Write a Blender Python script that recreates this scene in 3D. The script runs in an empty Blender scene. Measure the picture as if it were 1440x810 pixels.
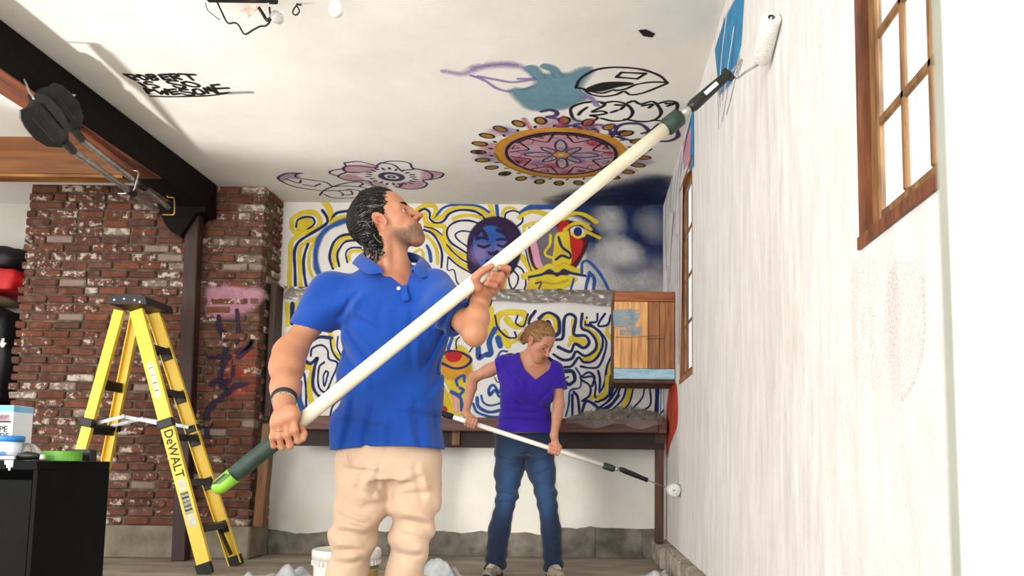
import bpy, bmesh, math, random
import numpy as np
from mathutils import Vector, Matrix, geometry

random.seed(7); RNG = np.random.default_rng(7)
SC = bpy.context.scene
COL = SC.collection

# ------------------------------------------------------------------ camera
F = 1150.0                       # focal length in pixels of the 1440x810 frame
PX, PY, HOR, ROLL, CH = 822.0, 545.0, 655.0, 0.011, 0.715
PITCH = math.atan((HOR - PY) / F)
c_fw = np.array([0, math.cos(PITCH), math.sin(PITCH)])
c_u0 = np.array([0, -math.sin(PITCH), math.cos(PITCH)])
c_r = math.cos(ROLL) * np.array([1.0, 0, 0]) + math.sin(ROLL) * c_u0
c_u = -math.sin(ROLL) * np.array([1.0, 0, 0]) + math.cos(ROLL) * c_u0
c_o = np.array([0, 0, CH])
cam = bpy.data.cameras.new('camera')
cam_o = bpy.data.objects.new('camera', cam); COL.objects.link(cam_o)
cam.sensor_width = 36.0; cam.lens = F / 1440 * 36
cam.shift_x = (720 - PX) / 1440; cam.shift_y = (PY - 405) / 1440
cam.clip_start = 0.02
cam.dof.use_dof = True; cam.dof.focus_distance = 3.0; cam.dof.aperture_fstop = 9.0
mw = Matrix.Identity(4)
for i in range(3):
    mw[i][0] = c_r[i]; mw[i][1] = c_u[i]; mw[i][2] = -c_fw[i]; mw[i][3] = c_o[i]
cam_o.matrix_world = mw
SC.camera = cam_o

# ------------------------------------------------------------------ world, lamps, exposure
SC.view_settings.view_transform = 'Standard'; SC.view_settings.look = 'None'
SC.view_settings.gamma = 1.0; SC.view_settings.use_curve_mapping = False
SC.view_settings.exposure = 0.34
W = bpy.data.worlds.new('overcast_sky'); SC.world = W; W.use_nodes = True
W.node_tree.nodes['Background'].inputs[0].default_value = (0.93, 0.97, 1.0, 1)
W.node_tree.nodes['Background'].inputs[1].default_value = 1.5

def lamp(name, typ, loc, aim, energy, col=(1, 1, 1), **kw):
    l = bpy.data.lights.new(name, typ); o = bpy.data.objects.new(name, l); COL.objects.link(o)
    l.energy = energy; l.color = col
    for k, v in kw.items(): setattr(l, k, v)
    o.location = loc
    o.rotation_euler = (Vector(aim) - Vector(loc)).to_track_quat('-Z', 'Y').to_euler()
    return o
# daylight through the wide garage door opening behind the photographer
lamp('garage_door_daylight', 'AREA', (-3.0, -2.1, 1.25), (-2.4, 4.0, 1.25), 285, (1.0, 0.985, 0.965), shape='RECTANGLE', size=5.2, size_y=2.3)
# fill lamp added at the unseen left side door to brighten the room
lamp('side_door_fill', 'AREA', (-6.5, 2.6, 1.05), (0, 2.6, 1.2), 75, (1.0, 0.98, 0.95), shape='RECTANGLE', size=4.6, size_y=2.0)
# low sun glancing in from the driveway behind the photographer
lamp('driveway_sun_glint', 'SPOT', (0.1, -1.8, 0.35), (-.50, 6.5, 0.50), 1000, (1.0, 0.97, 0.92), spot_size=math.radians(9), spot_blend=0.7, shadow_soft_size=0.12)
# daylight coming in at the two windows of the right wall
lamp('window_daylight', 'AREA', (0.95, 1.35, 1.75), (-1.0, 1.35, 1.2), 16, (0.96, 0.98, 1.0), shape='RECTANGLE', size=0.9, size_y=0.9)
# sunlight thrown back from the driveway at the left side door, low and upwards
lamp('driveway_sun_bounce', 'SPOT', (-4.72, 3.7, 0.2), (-2.3, 4.15, 2.83), 420, (1.0, 0.975, 0.94), spot_size=math.radians(46), spot_blend=0.6, shadow_soft_size=0.10)

# ------------------------------------------------------------------ helpers
def ray(x, y): return c_fw + c_r * ((x - PX) / F) + c_u * ((PY - y) / F)
def at(x, y, axis, v):
    """world point that the photo shows at pixel x, y on the plane <axis> = v"""
    d = ray(x, y); return c_o + d * ((v - c_o[axis]) / d[axis])
def aY(x, y, Y): return at(x, y, 1, Y)
def hx(h):
    h = h.lstrip('#'); v = [int(h[i:i + 2], 16) / 255 for i in (0, 2, 4)]
    return tuple(c / 12.92 if c <= .04045 else ((c + .055) / 1.055) ** 2.4 for c in v)

class N:
    """small node tree writer"""
    def __init__(s, mat):
        mat.use_nodes = True; s.t = mat.node_tree; s.t.nodes.clear()
    def __call__(s, typ, ins=None, **kw):
        n = s.t.nodes.new(typ)
        for k, v in kw.items(): setattr(n, k, v)
        for k, v in (ins or {}).items():
            i = n.inputs[k]
            if hasattr(v, 'bl_idname') or isinstance(v, bpy.types.NodeSocket): s.t.links.new(v, i)
            else: i.default_value = v
        return n
    def ramp(s, fac, stops):
        r = s('ShaderNodeValToRGB', {0: fac}); e = r.color_ramp.elements
        while len(e) < len(stops): e.new(0.5)
        for el, (p, c) in zip(e, stops):
            el.position = p; el.color = (*c, 1) if len(c) == 3 else c
        return r.outputs[0]
    def mix(s, f, a, b, typ='MIX'):
        m = s('ShaderNodeMix', data_type='RGBA', blend_type=typ)
        for i, v in ((0, f), (6, a), (7, b)):
            if isinstance(v, bpy.types.NodeSocket): s.t.links.new(v, m.inputs[i])
            else: m.inputs[i].default_value = v if i == 0 else (*v, 1)[:4]
        return m.outputs[2]
    def pos(s, sc=(1, 1, 1), rot=(0, 0, 0)):
        g = s('ShaderNodeNewGeometry')
        return s('ShaderNodeMapping', {'Vector': g.outputs['Position'], 'Scale': sc, 'Rotation': rot}).outputs[0]
    def noise(s, vec, scale, detail=4, rough=.55, dist=0):
        return s('ShaderNodeTexNoise', {'Vector': vec, 'Scale': scale, 'Detail': detail, 'Roughness': rough, 'Distortion': dist}).outputs[0]

MATS = {}
def M(name, c1, c2=None, rough=.6, scale=6., detail=5, stretch=(1, 1, 1), bump=0., bscale=None, metal=0., spec=.5, coat=0., lo=.35, hi=.65, bstretch=None):
    if name in MATS: return MATS[name]
    m = bpy.data.materials.new(name); n = N(m); MATS[name] = m
    c1 = hx(c1) if isinstance(c1, str) else c1
    if c2 is None: c2 = tuple(c * .82 for c in c1)
    c2 = hx(c2) if isinstance(c2, str) else c2
    fac = n.noise(n.pos(stretch), scale, detail)
    col = n.ramp(fac, [(lo, c1), (hi, c2)])
    b = n('ShaderNodeBsdfPrincipled', {'Base Color': col, 'Roughness': rough, 'Metallic': metal, 'Specular IOR Level': spec, 'Coat Weight': coat})
    if bump:
        f2 = n.noise(n.pos(bstretch or stretch), bscale or scale * 4, 6)
        bp = n('ShaderNodeBump', {'Height': f2, 'Strength': bump, 'Distance': .01})
        n.t.links.new(bp.outputs[0], b.inputs['Normal'])
    o = n('ShaderNodeOutputMaterial', {0: b.outputs[0]})
    return m

def paint_mat(name, c, c2=None, rough=.7, grain=.35):
    """paint on a wall: opacity comes from the 'a' attribute of the stroke"""
    key = 'paint_' + name
    if key in MATS: return MATS[key]
    m = bpy.data.materials.new(key); n = N(m); MATS[key] = m
    c = hx(c); c2 = hx(c2) if c2 else tuple(x * .72 for x in c)
    col = n.ramp(n.noise(n.pos(), 9, 6), [(.35, c), (.7, c2)])
    a = n('ShaderNodeAttribute', attribute_name='a').outputs['Fac']
    g = n.noise(n.pos(), 160, 3)
    s1 = n('ShaderNodeMath', {0: g, 1: .5}, operation='SUBTRACT').outputs[0]
    s2 = n('ShaderNodeMath', {0: s1, 1: grain * 2, 2: a}, operation='MULTIPLY_ADD').outputs[0]
    s3 = n('ShaderNodeMath', {0: a, 1: 0.02}, operation='GREATER_THAN').outputs[0]
    s4 = n('ShaderNodeMath', {0: s2, 1: s3}, operation='MULTIPLY', use_clamp=True).outputs[0]
    b = n('ShaderNodeBsdfPrincipled', {'Base Color': col, 'Roughness': rough, 'Alpha': s4, 'Specular IOR Level': .3})
    n('ShaderNodeOutputMaterial', {0: b.outputs[0]})
    return m

def tag(o, label=None, cat=None, group=None, kind=None):
    if label: o['label'] = label
    if cat: o['category'] = cat
    if group: o['group'] = group
    if kind: o['kind'] = kind
    return o
def worigin(o):
    v = Vector((0, 0, 0))
    while o is not None: v = v + o.location; o = o.parent
    return np.array(v)
def thing(name, label, cat, loc=(0, 0, 0), group=None, kind=None):
    o = bpy.data.objects.new(name, None); COL.objects.link(o); o.location = loc
    o.empty_display_size = .1
    return tag(o, label, cat, group, kind)
def put(name, V, Fs, mat, parent=None, smooth=False, attr=None, mats=None, midx=None):
    """link one mesh object from world-space vertices; its origin goes to its own middle (base when top-level)"""
    V = np.asarray(V, float).reshape(-1, 3)
    lo, hi = V.min(0), V.max(0); c = (lo + hi) / 2
    if parent is None: c[2] = lo[2]
    me = bpy.data.meshes.new(name)
    if isinstance(Fs, np.ndarray):
        k = Fs.shape[1]; nf = len(Fs)
        me.vertices.add(len(V)); me.vertices.foreach_set('co', (V - c).ravel().astype(np.float32))
        me.loops.add(nf * k); me.loops.foreach_set('vertex_index', Fs.ravel().astype(np.int32))
        me.polygons.add(nf); me.polygons.foreach_set('loop_start', np.arange(0, nf * k, k, dtype=np.int32))
        me.polygons.foreach_set('loop_total', np.full(nf, k, np.int32))
        me.update(calc_edges=True)
    else:
        me.from_pydata((V - c).tolist(), [], Fs)
    for m in (mats or [mat]): me.materials.append(m)
    if midx is not None: me.polygons.foreach_set('material_index', np.asarray(midx, np.int32))
    if smooth: me.polygons.foreach_set('use_smooth', np.ones(len(me.polygons), bool))
    for k, v in (attr or {}).items():
        v = np.asarray(v, np.float32)
        if v.ndim == 1:
            a = me.attributes.new(k, 'FLOAT', 'POINT'); a.data.foreach_set('value', v)
        else:
            a = me.attributes.new(k, 'FLOAT_COLOR', 'POINT'); a.data.foreach_set('color', np.c_[v, np.ones(len(v), np.float32)].ravel())
    me.validate()
    o = bpy.data.objects.new(name, me); COL.objects.link(o)
    if parent is not None:
        o.parent = parent; o.location = Vector(c - worigin(parent))
    else: o.location = Vector(c)
    return o
def dup(o, loc, parent=None):
    c = o.copy(); COL.objects.link(c); c.parent = parent
    c.location = loc
    return c
def rotm(axis, ang): return np.array(Matrix.Rotation(ang, 3, Vector(axis)))
def basis(d, up=(0, 0, 1)):
    d = np.asarray(d, float); d = d / np.linalg.norm(d)
    up = np.asarray(up, float)
    if abs(d @ up) > .97: up = np.array([1., 0, 0])
    s = np.cross(d, up); s /= np.linalg.norm(s); u = np.cross(s, d)
    return d, s, u
class MB:
    def __init__(s): s.v = []; s.f = []
    def add(s, V, Fs):
        b = len(s.v); s.v += [tuple(p) for p in V]; s.f += [tuple(b + i for i in f) for f in Fs]; return s
    def box(s, lo, hi, R=None, bev=0.0, piv=None):
        lo = np.array(lo, float); hi = np.array(hi, float)
        lo, hi = np.minimum(lo, hi), np.maximum(lo, hi)
        if bev > 0:
            bev = min(bev, (hi - lo).min() * .45)
            bm = bmesh.new(); bmesh.ops.create_cube(bm, size=1)
            for v in bm.verts: v.co = Vector(((hi - lo)) * np.array(v.co) + (lo + hi) / 2)
            bmesh.ops.bevel(bm, geom=bm.edges[:], offset=bev, segments=1, affect='EDGES')
            V = np.array([v.co for v in bm.verts]); bm.verts.index_update()
            Fs = [[v.index for v in f.verts] for f in bm.faces]; bm.free()
        else:
            V = np.array([[x, y, z] for x in (lo[0], hi[0]) for y in (lo[1], hi[1]) for z in (lo[2], hi[2])])
            Fs = [(0, 1, 3, 2), (4, 6, 7, 5), (0, 4, 5, 1), (2, 3, 7, 6), (0, 2, 6, 4), (1, 5, 7, 3)]
        if R is not None:
            p = (lo + hi) / 2 if piv is None else np.array(piv, float)
            V = (V - p) @ np.array(R).T + p
        return s.add(V, Fs)
    def bar(s, a, b, w, h, up=(0, 0, 1), bev=0.0):
        """square bar from a to b, w across, h along up"""
        a = np.array(a, float); b = np.array(b, float); d, si, u = basis(b - a, up); L = np.linalg.norm(b - a)
        m = MB(); m.box((0, -w / 2, -h / 2), (L, w / 2, h / 2), bev=bev)
        V = np.array(m.v); V = a + V[:, :1] * d + V[:, 1:2] * si + V[:, 2:] * u
        return s.add(V, m.f)
    def tube(s, pts, r, n=10, cap=True, up=(0, 0, 1)):
        P = np.array(pts, float); k = len(P); r = np.broadcast_to(np.asarray(r, float), (k,))
        T = np.gradient(P, axis=0) if k > 2 else np.repeat((P[1:] - P[:1]), 2, 0)
        d, si, u = basis(T[0], up); V = []
        for i in range(k):
            d = T[i] / (np.linalg.norm(T[i]) + 1e-12)
            si = si - d * (si @ d); si /= np.linalg.norm(si); u = np.cross(d, si)
            for j in range(n):
                a = 2 * math.pi * j / n; V.append(P[i] + r[i] * (math.cos(a) * si + math.sin(a) * u))
        Fs = [(i * n + j, i * n + (j + 1) % n, (i + 1) * n + (j + 1) % n, (i + 1) * n + j) for i in range(k - 1) for j in range(n)]
        if cap: Fs += [tuple(range(n - 1, -1, -1)), tuple((k - 1) * n + j for j in range(n))]
        return s.add(V, Fs)
    def cyl(s, a, b, r, n=16, r2=None): return s.tube([a, b], [r, r if r2 is None else r2], n)
    def lathe(s, o, prof, n=24, axis=(0, 0, 1), up=(1, 0, 0)):
        d, si, u = basis(axis, up); o = np.array(o, float); V = []
        for r, z in prof:
            for j in range(n):
                a = 2 * math.pi * j / n; V.append(o + d * z + max(r, 1e-5) * (math.cos(a) * si + math.sin(a) * u))
        k = len(prof)
        Fs = [(i * n + j, i * n + (j + 1) % n, (i + 1) * n + (j + 1) % n, (i + 1) * n + j) for i in range(k - 1) for j in range(n)]
        return s.add(V, Fs)
    def prism(s, pts, a, b, axis=1):
        """polygon pts (two coordinates) pushed from a to b along axis"""
        k = len(pts); V = []
        for w in (a, b):
            for p in pts:
                q = [p[0], p[1]]; q.insert(axis, w); V.append(q)
        Fs = [tuple(range(k)), tuple(range(2 * k - 1, k - 1, -1))] + [(i, i + k, (i + 1) % k + k, (i + 1) % k) for i in range(k)]
        return s.add(V, Fs)
    def build(s, name, mat, parent=None, smooth=False, **kw):
        return put(name, s.v, s.f, mat, parent, smooth, **kw)
def fixn(o):
    bm = bmesh.new(); bm.from_mesh(o.data); bmesh.ops.recalc_face_normals(bm, faces=bm.faces[:]); bm.to_mesh(o.data); bm.free(); return o
def auto_smooth(o, ang=40):
    me = o.data; me.polygons.foreach_set('use_smooth', np.ones(len(me.polygons), bool))
    bm = bmesh.new(); bm.from_mesh(me)
    for e in bm.edges:
        if len(e.link_faces) != 2 or e.calc_face_angle(0) > math.radians(ang): e.smooth = False
    bm.to_mesh(me); bm.free(); return o
def crom(P, per=6, closed=False):
    P = np.array(P, float)
    if len(P) < 3: return np.array([P[0] + (P[-1] - P[0]) * t for t in np.linspace(0, 1, per + 1)])
    Q = np.vstack([P[-1:], P, P[:2]]) if closed else np.vstack([2 * P[0] - P[1], P, 2 * P[-1] - P[-2]])
    out = []
    for i in range(1, len(Q) - 2):
        p0, p1, p2, p3 = Q[i - 1:i + 3]
        for t in np.arange(per) / per:
            out.append(.5 * ((2 * p1) + (p2 - p0) * t + (2 * p0 - 5 * p1 + 4 * p2 - p3) * t * t + (3 * p1 - p0 - 3 * p2 + p3) * t ** 3))
    if not closed: out.append(P[-1])
    return np.array(out)
# ------------------------------------------------------------------ the room
H, YB, YW, XR, XL = 2.83, 6.13, 6.50, 0.625, -2.47     # ceiling, brick face, back wall, right wall, brick corner
YN, XF = -1.9, -6.6                                    # front (door opening) and far left
def struct(o, label, cat=None): tag(o, label, cat, kind='structure'); return o

def wall_mat(name, base, dirt, low, streak=False, bump=.25):
    m = bpy.data.materials.new(name); n = N(m); MATS[name] = m
    base, dirt, low = hx(base), hx(dirt), hx(low)
    p = n.pos()
    a = n.noise(n.pos((5, 5, 1.0) if streak else (1, 1, 1)), 2.6 if streak else 1.4, 10 if streak else 8, .72 if streak else .62)
    col = n.ramp(a, [(.3, dirt), (.62, base)])
    b2 = n.noise(p, 1.1, 3)
    col = n.mix(n.ramp(b2, [(.35, (0, 0, 0)), (.75, (.55, .55, .55))]), col, low)
    sp = n.noise(p, 60, 3)
    col = n.mix(n.ramp(sp, [(.22, (.5, .5, .5)), (.30, (0, 0, 0))]), col, tuple(c * .55 for c in low))
    h = n.noise(p, 130, 5, .7)
    h2 = n.noise(p, 6, 4)
    hh = n('ShaderNodeMath', {0: h2, 1: 2.0, 2: h}, operation='MULTIPLY_ADD').outputs[0]
    bp = n('ShaderNodeBump', {'Height': hh, 'Strength': bump, 'Distance': .006})
    b = n('ShaderNodeBsdfPrincipled', {'Base Color': col, 'Roughness': .85, 'Specular IOR Level': .25, 'Normal': bp.outputs[0]})
    n('ShaderNodeOutputMaterial', {0: b.outputs[0]})
    return m
m_right = wall_mat('fresh_roller_paint', '#efece8', '#cdc7c0', '#e2ddd8', True, .7)
m_ceil = wall_mat('ceiling_plaster', '#f0ede6', '#dedbd2', '#e6e2d9', False, .22)
m_back = wall_mat('back_wall_paint', '#e4e0da', '#d2cec6', '#d8d2c8', False, .2)
m_left = wall_mat('left_wall_paint', '#d6d2c9', '#c2bdb2', '#c8c2b8', False, .2)
m_low = wall_mat('lower_wall_plaster', '#efece5', '#dcd7cb', '#e4dfd2', False, .35)
m_conc = M('bare_concrete', '#8e887b', '#615c52', .9, 7, 8, bump=.8, bscale=40, spec=.2)
m_floor = M('concrete_floor', '#b3a899', '#85796a', .75, 2.2, 9, stretch=(1, 2.2, 1), bump=.3, bscale=50, spec=.3, lo=.3, hi=.7)

struct(MB().box((XF, YN, -.12), (XR + .055, YW + .2, 0)).build('floor', m_floor), 'worn grey brown concrete garage floor', 'floor')
struct(MB().box((XF, YN, H), (XR + .055, YW + .2, H + .15)).build('ceiling', m_ceil), 'white plastered garage ceiling with graffiti', 'ceiling')
struct(MB().box((XL - .3, YW, 0), (XR + .055, YW + .2, H)).build('wall_back', m_back), 'white back wall behind the painted murals', 'wall')
# lower wall: plaster with a torn lower edge over bare concrete blocks
edge = [(-2.47, .33), (-2.36, .31), (-2.25, .28), (-2.12, .285), (-1.98, .315), (-1.84, .30), (-1.7, .315), (-1.55, .31), (-1.4, .33), (-1.28, .315), (-1.1, .325), (-.95, .305), (-.8, .33), (-.62, .31), (-.45, .32), (-.31, .29),
        (-.27, .36), (-.22, .385), (-.05, .372), (.06, .40), (.09, .385), (.3, .378), (.5, .372), (.63, .38)]
ee = []
for (x0, z0), (x1, z1) in zip(edge[:-1], edge[1:]):
    for t in (0, .33, .66): ee.append((x0 + (x1 - x0) * t, z0 + (z1 - z0) * t + random.uniform(-.006, .006)))
ee.append(edge[-1])
ee = [(x, z * .66 - .02) for x, z in ee]
o = MB().prism(ee + [(.63, 1.15), (-2.47, 1.15)], YW - .014, YW + .01, 1).build('wall_back_lower', m_low); fixn(o)
struct(o, 'white plaster of the low back wall with a torn bottom edge', 'wall')
cw = thing('wall_back_footing', 'bare grey concrete block footing under the back wall plaster', 'wall', (-.9, YW, 0), kind='structure')
MB().box((XL, YW - .004, 0), (XR, YW, .34)).build('joint_mortar', m_conc, cw)
xs = [XL, -1.62, -1.05, -.32, .10, .47, XR]
for i in range(6):
    MB().box((xs[i] + .004, YW - .006 - random.uniform(0, .004), 0), (xs[i + 1] - .004, YW, .46), bev=.004).build('block', m_conc, cw)
# left wall far behind, side wall
struct(MB().box((XF, YW + .12, 0), (XL - .3, YW + .3, H)).build('wall_far_left', m_left), 'off white wall left of the brick pier', 'wall')
# left side: wall with an unseen open side door (the bounce light comes in there)
o = MB().box((XF - .15, 5.2, 0), (XF, YW + .3, H)).box((XF - .15, YN, 2.2), (XF, 5.2, H)).build('wall_left', m_left)
struct(o, 'off white side wall with an unseen open driveway door', 'wall')

# right wall with two window openings (thick wall, deep reveals)
TW = .055
wN = (.62, 1.822, 1.232, 2.36)     # near window: y0, y1, z0, z1
wF = (4.70, 5.32, 1.275, 2.56)     # far window
m = MB()
ys = [YN, wN[0], wN[1], wF[0], wF[1], YW]
for i in range(5):
    y0, y1 = ys[i], ys[i + 1]
    if i in (1, 3):
        w = wN if i == 1 else wF
        m.box((XR, y0, .17), (XR + TW, y1, w[2])); m.box((XR, y0, w[3]), (XR + TW, y1, H))
    else: m.box((XR, y0, .17), (XR + TW, y1, H))
struct(m.build('wall_right', m_right), 'freshly rolled white side wall with streaky thin paint', 'wall')
# kerb under the right wall, two heights, chipped
m_kerb = M('kerb_concrete', '#b9b0a2', '#857b6c', .9, 6, 8, bump=.9, bscale=30, spec=.2)
kb = thing('baseboard_right', 'rough concrete kerb along the foot of the white right wall', 'kerb', (XR, 4, 0), kind='structure')
def rough_box(lo, hi, seg, amp, name, mat, parent):
    bm = bmesh.new(); bmesh.ops.create_cube(bm, size=1)
    lo, hi = np.array(lo), np.array(hi)
    for v in bm.verts: v.co = Vector((hi - lo) * np.array(v.co) + (lo + hi) / 2)
    bmesh.ops.bevel(bm, geom=bm.edges[:], offset=.012, segments=2, affect='EDGES')
    es = [e for e in bm.edges if abs((e.verts[0].co - e.verts[1].co).normalized().y) > .9]
    bmesh.ops.subdivide_edges(bm, edges=es, cuts=seg)
    for v in bm.verts: v.co += Vector((random.uniform(-amp, amp), 0, random.uniform(-amp, amp)))
    bm.verts.index_update(); V = [v.co[:] for v in bm.verts]; Fs = [[v.index for v in f.verts] for f in bm.faces]; bm.free()
    return put(name, V, Fs, mat, parent)
rough_box((XR - .055, -1.8, 0), (XR + .16, 4.9, .17), 60, .005, 'kerb_stone', m_kerb, kb)
rough_box((XR - .055, 4.905, 0), (XR + .16, 5.75, .165), 14, .006, 'kerb_stone', m_kerb, kb)
rough_box((XR - .085, 5.755, 0), (XR + .16, 6.49, .15), 12, .008, 'kerb_stone', m_kerb, kb)

# ------------------------------------------------------------------ timber
m_beam = M('dark_stained_beam', '#140b08', '#070403', .75, 5, 8, stretch=(4, .5, 4), bump=.35, bscale=14, spec=.15)
m_beam2 = M('warm_fir_header', '#7c4a1c', '#5c3310', .5, 3, 8, stretch=(.6, 6, 8), bump=.15, bscale=10)
m_rust = M('rust_red_post', '#3a1a11', '#240f09', .6, 6, 8, stretch=(5, 5, .6), bump=.3, bscale=14)
m_wood_d = M('old_brown_wood', '#5f3a22', '#35200f', .6, 5, 8, stretch=(6, 6, .7), bump=.35, bscale=12)
m_wood_dh = M('old_brown_wood_lying', '#6a3d22', '#3a2010', .55, 5, 8, stretch=(.7, 6, 6), bump=.35, bscale=12)
m_stud = M('raw_stud_wood', '#7c5226', '#56350f', .6, 5, 8, stretch=(6, 6, .8), bump=.3, bscale=12)
bx0, bx1, bz = -3.03, -2.835, 2.595
bt = thing('ceiling_beam', 'huge dark stained timber beam running under the ceiling', 'beam', (-2.93, 3, bz))
MB().box((bx0, YN, bz), (bx1, YB - .03, H), bev=.008).build('timber', m_beam, bt)
# beam underside; the warm light from below is put into its orange
MB().box((bx0 + .004, YN, bz - .006), (bx1 - .004, 5.3, bz + .002)).build('soffit_face', M('beam_soffit_lit', '#7a3c1a', '#44200e', .6, 4, 8, stretch=(4, .5, 4), bump=.3, bscale=12), bt)
# corbel with a hollow curve under the beam end
pr = [(-3.13, 2.60), (-2.835, 2.60)]
cv = [(-2.85, 2.435), (-2.96, 2.44), (-3.03, 2.475), (-3.085, 2.53), (-3.11, 2.575), (-3.14, 2.595)]
cb = [aY(297, 303, YB - .12)[[0, 2]], aY(285, 304, YB - .12)[[0, 2]], aY(262, 338, YB - .12)[[0, 2]], aY(250, 331, YB - .12)[[0, 2]], aY(241, 320, YB - .12)[[0, 2]], aY(235, 306, YB - .12)[[0, 2]], aY(232, 290, YB - .12)[[0, 2]], aY(297, 290, YB - .12)[[0, 2]]]
fixn(MB().prism([tuple(p) for p in cb], YB - .22, YB - .03, 1).build('corbel', m_beam, bt))
MB().lathe(aY(277, 283, YB - .24), [(.012, 0), (.012, .012), (.0, .016)], 10, (0, -1, 0)).build('bolt', M('bolt_steel', '#b9b6b0', None, .35, metal=1), bt)
hb = MB().box((XF, 5.20, 2.585), (bx0, 5.34, H), bev=.006).build('cross_beam', m_beam2)
tag(hb, 'warm brown fir header board joining the dark beam above the bricks', 'beam')
MB().box((XF, 5.215, 2.565), (bx0 - .02, 5.325, 2.584)).build('edge_strip', M('header_edge', '#9b6a2a', '#6b3c12', .5, 4, 6, stretch=(.6, 5, 5)), hb)
# leaning post below the corbel
a, b = aY(274, 300, YB - .13), aY(254, 792, YB - .11); b[2] = 0.0
pt = MB().bar(b, a, .10, .09, (0, 1, 0), .006).build('support_post', m_rust)
tag(pt, 'slim rust red post under the dark beam in front of the bricks', 'post')

# ------------------------------------------------------------------ brick pier
def brick_mat():
    m = bpy.data.materials.new('old_brick'); n = N(m); MATS['old_brick'] = m
    r = n('ShaderNodeObjectInfo').outputs['Random']
    at_ = n('ShaderNodeAttribute', attribute_name='rnd').outputs['Fac']
    s = n('ShaderNodeMath', {0: r, 1: at_}, operation='ADD').outputs[0]
    f = n('ShaderNodeMath', {0: s}, operation='FRACT').outputs[0]
    base = n.ramp(f, [(0.0, hx('#4a2f25')), (.13, hx('#663524')), (.25, hx('#6f3d2b')), (.37, hx('#54382e')), (.47, hx('#7c4229')), (.57, hx('#4a3830')), (.67, hx('#5f2c1b')), (.77, hx('#705043')), (.85, hx('#874930')), (.91, hx('#453530')), (.955, hx('#a89788'))])
    p = n.pos()
    base = n.mix(.5, base, n.ramp(n.noise(p, 14, 7, .7), [(.3, hx('#3a241c')), (.55, hx('#664235')), (.75, hx('#8f7266'))]))
    # old whitewash and mortar smears, different for each brick
    f2 = n('ShaderNodeMath', {0: f, 1: 7.31}, operation='MULTIPLY').outputs[0]
    f3 = n('ShaderNodeMath', {0: f2}, operation='FRACT').outputs[0]
    w = n.noise(p, 22, 6, .7)
    w2 = n('ShaderNodeMath', {0: f3, 1: .26, 2: w}, operation='MULTIPLY_ADD').outputs[0]
    base = n.mix(n.ramp(w2, [(.735, (0, 0, 0)), (.80, (.8, .8, .8))]), base, hx('#c6b9ab'))
    base = n.mix(n.ramp(n.noise(p, 9, 4), [(.60, (0, 0, 0)), (.72, (.55, .55, .55))]), base, hx('#3a2a22'))
    bp = n('ShaderNodeBump', {'Height': n.noise(p, 60, 6, .7), 'Strength': .7, 'Distance': .006})
    b = n('ShaderNodeBsdfPrincipled', {'Base Color': base, 'Roughness': .85, 'Specular IOR Level': .25, 'Normal': bp.outputs[0]})
    n('ShaderNodeOutputMaterial', {0: b.outputs[0]})
    return m
m_brick = brick_mat()
m_mortar = M('mortar', '#6f6353', '#473d32', .95, 12, 8, bump=.9, bscale=60, spec=.15)
BXL, BZ0 = -4.31, .235
bp_ = thing('wall_brick_pier', 'old red brick pier with purple graffiti below the beam', 'brick wall', (-3.4, YB, 0), kind='structure')
MB().box((BXL + .03, YB + .012, BZ0 - .01), (XL - .012, YW - .01, H)).build('mortar_core', m_mortar, bp_)
m_pl = M('plinth_concrete', '#8f8676', '#6a6253', .9, 5, 8, bump=.8, bscale=35, spec=.2)
MB().box((BXL - .02, YB - .015, 0), (-3.55, YW - .02, BZ0), bev=.012).build('plinth', m_pl, bp_)
MB().box((-3.547, YB - .018, 0), (XL + .012, YW - .02, BZ0 + .004), bev=.012).build('plinth', m_pl, bp_)
CHT = (H - BZ0) / 39
def brick_shape(L, D, Hh, seed):
    rr = random.Random(seed); bm = bmesh.new(); bmesh.ops.create_cube(bm, size=1)
    for v in bm.verts: v.co = Vector((v.co.x * L, v.co.y * D, v.co.z * Hh))
    bmesh.ops.bevel(bm, geom=bm.edges[:], offset=.008, segments=1, affect='EDGES')
    for v in bm.verts: v.co += Vector((rr.uniform(-.0035, .0035), rr.uniform(-.002, .002), rr.uniform(-.003, .003)))
    bm.verts.index_update(); V = np.array([v.co[:] for v in bm.verts]); Fs = [[v.index for v in f.verts] for f in bm.faces]; bm.free()
    return V, Fs
spots = []   # (x, y, z, L, axis)
rb = random.Random(3)
for c in range(39):
    z = BZ0 + (c + .5) * CHT
    xl = BXL + .055 * (c / 39.0) - .045 + rb.uniform(-.018, .018)
    x = XL
    first = .10 if c % 2 else .205
    L = first
    while x - xl > .05:
        L2 = L + rb.uniform(-.012, .012)
        if x - L2 < xl + .06: L2 = x - xl
        spots.append((x - L2 / 2 + .002, YB + .045, z + rb.uniform(-.003, .003), L2 - .016, 0))
        x -= L2; L = .205 if rb.random() > .12 else .105
    # return towards the back wall
    y = YB if not c % 2 else YB + .0
    y0 = YB + (.103 if not c % 2 else .205)
    yy = y0
    while yy < YW - .06:
        L2 = min(.205 + rb.uniform(-.01, .01), YW - .005 - yy)
        if YW - .005 - (yy + L2) < .06: L2 = YW - .005 - yy
        spots.append((XL - .045, yy + L2 / 2, z + rb.uniform(-.003, .003), L2 - .012, 1)); yy += L2
def hidden(s):
    q = np.array([s[0], s[1], s[2]]) - c_o; zc = q @ c_fw
    px, py = PX + F * (q @ c_r) / zc, PY - F * (q @ c_u) / zc
    return px < 150 and py > 652 or 245 < px < 262 and py > 500
def rank(s): return (hidden(s), s[4] == 1, s[3] < .09)
spots.sort(key=rank)
cache = {}
rest_v, rest_f, rest_r = [], [], []
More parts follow.
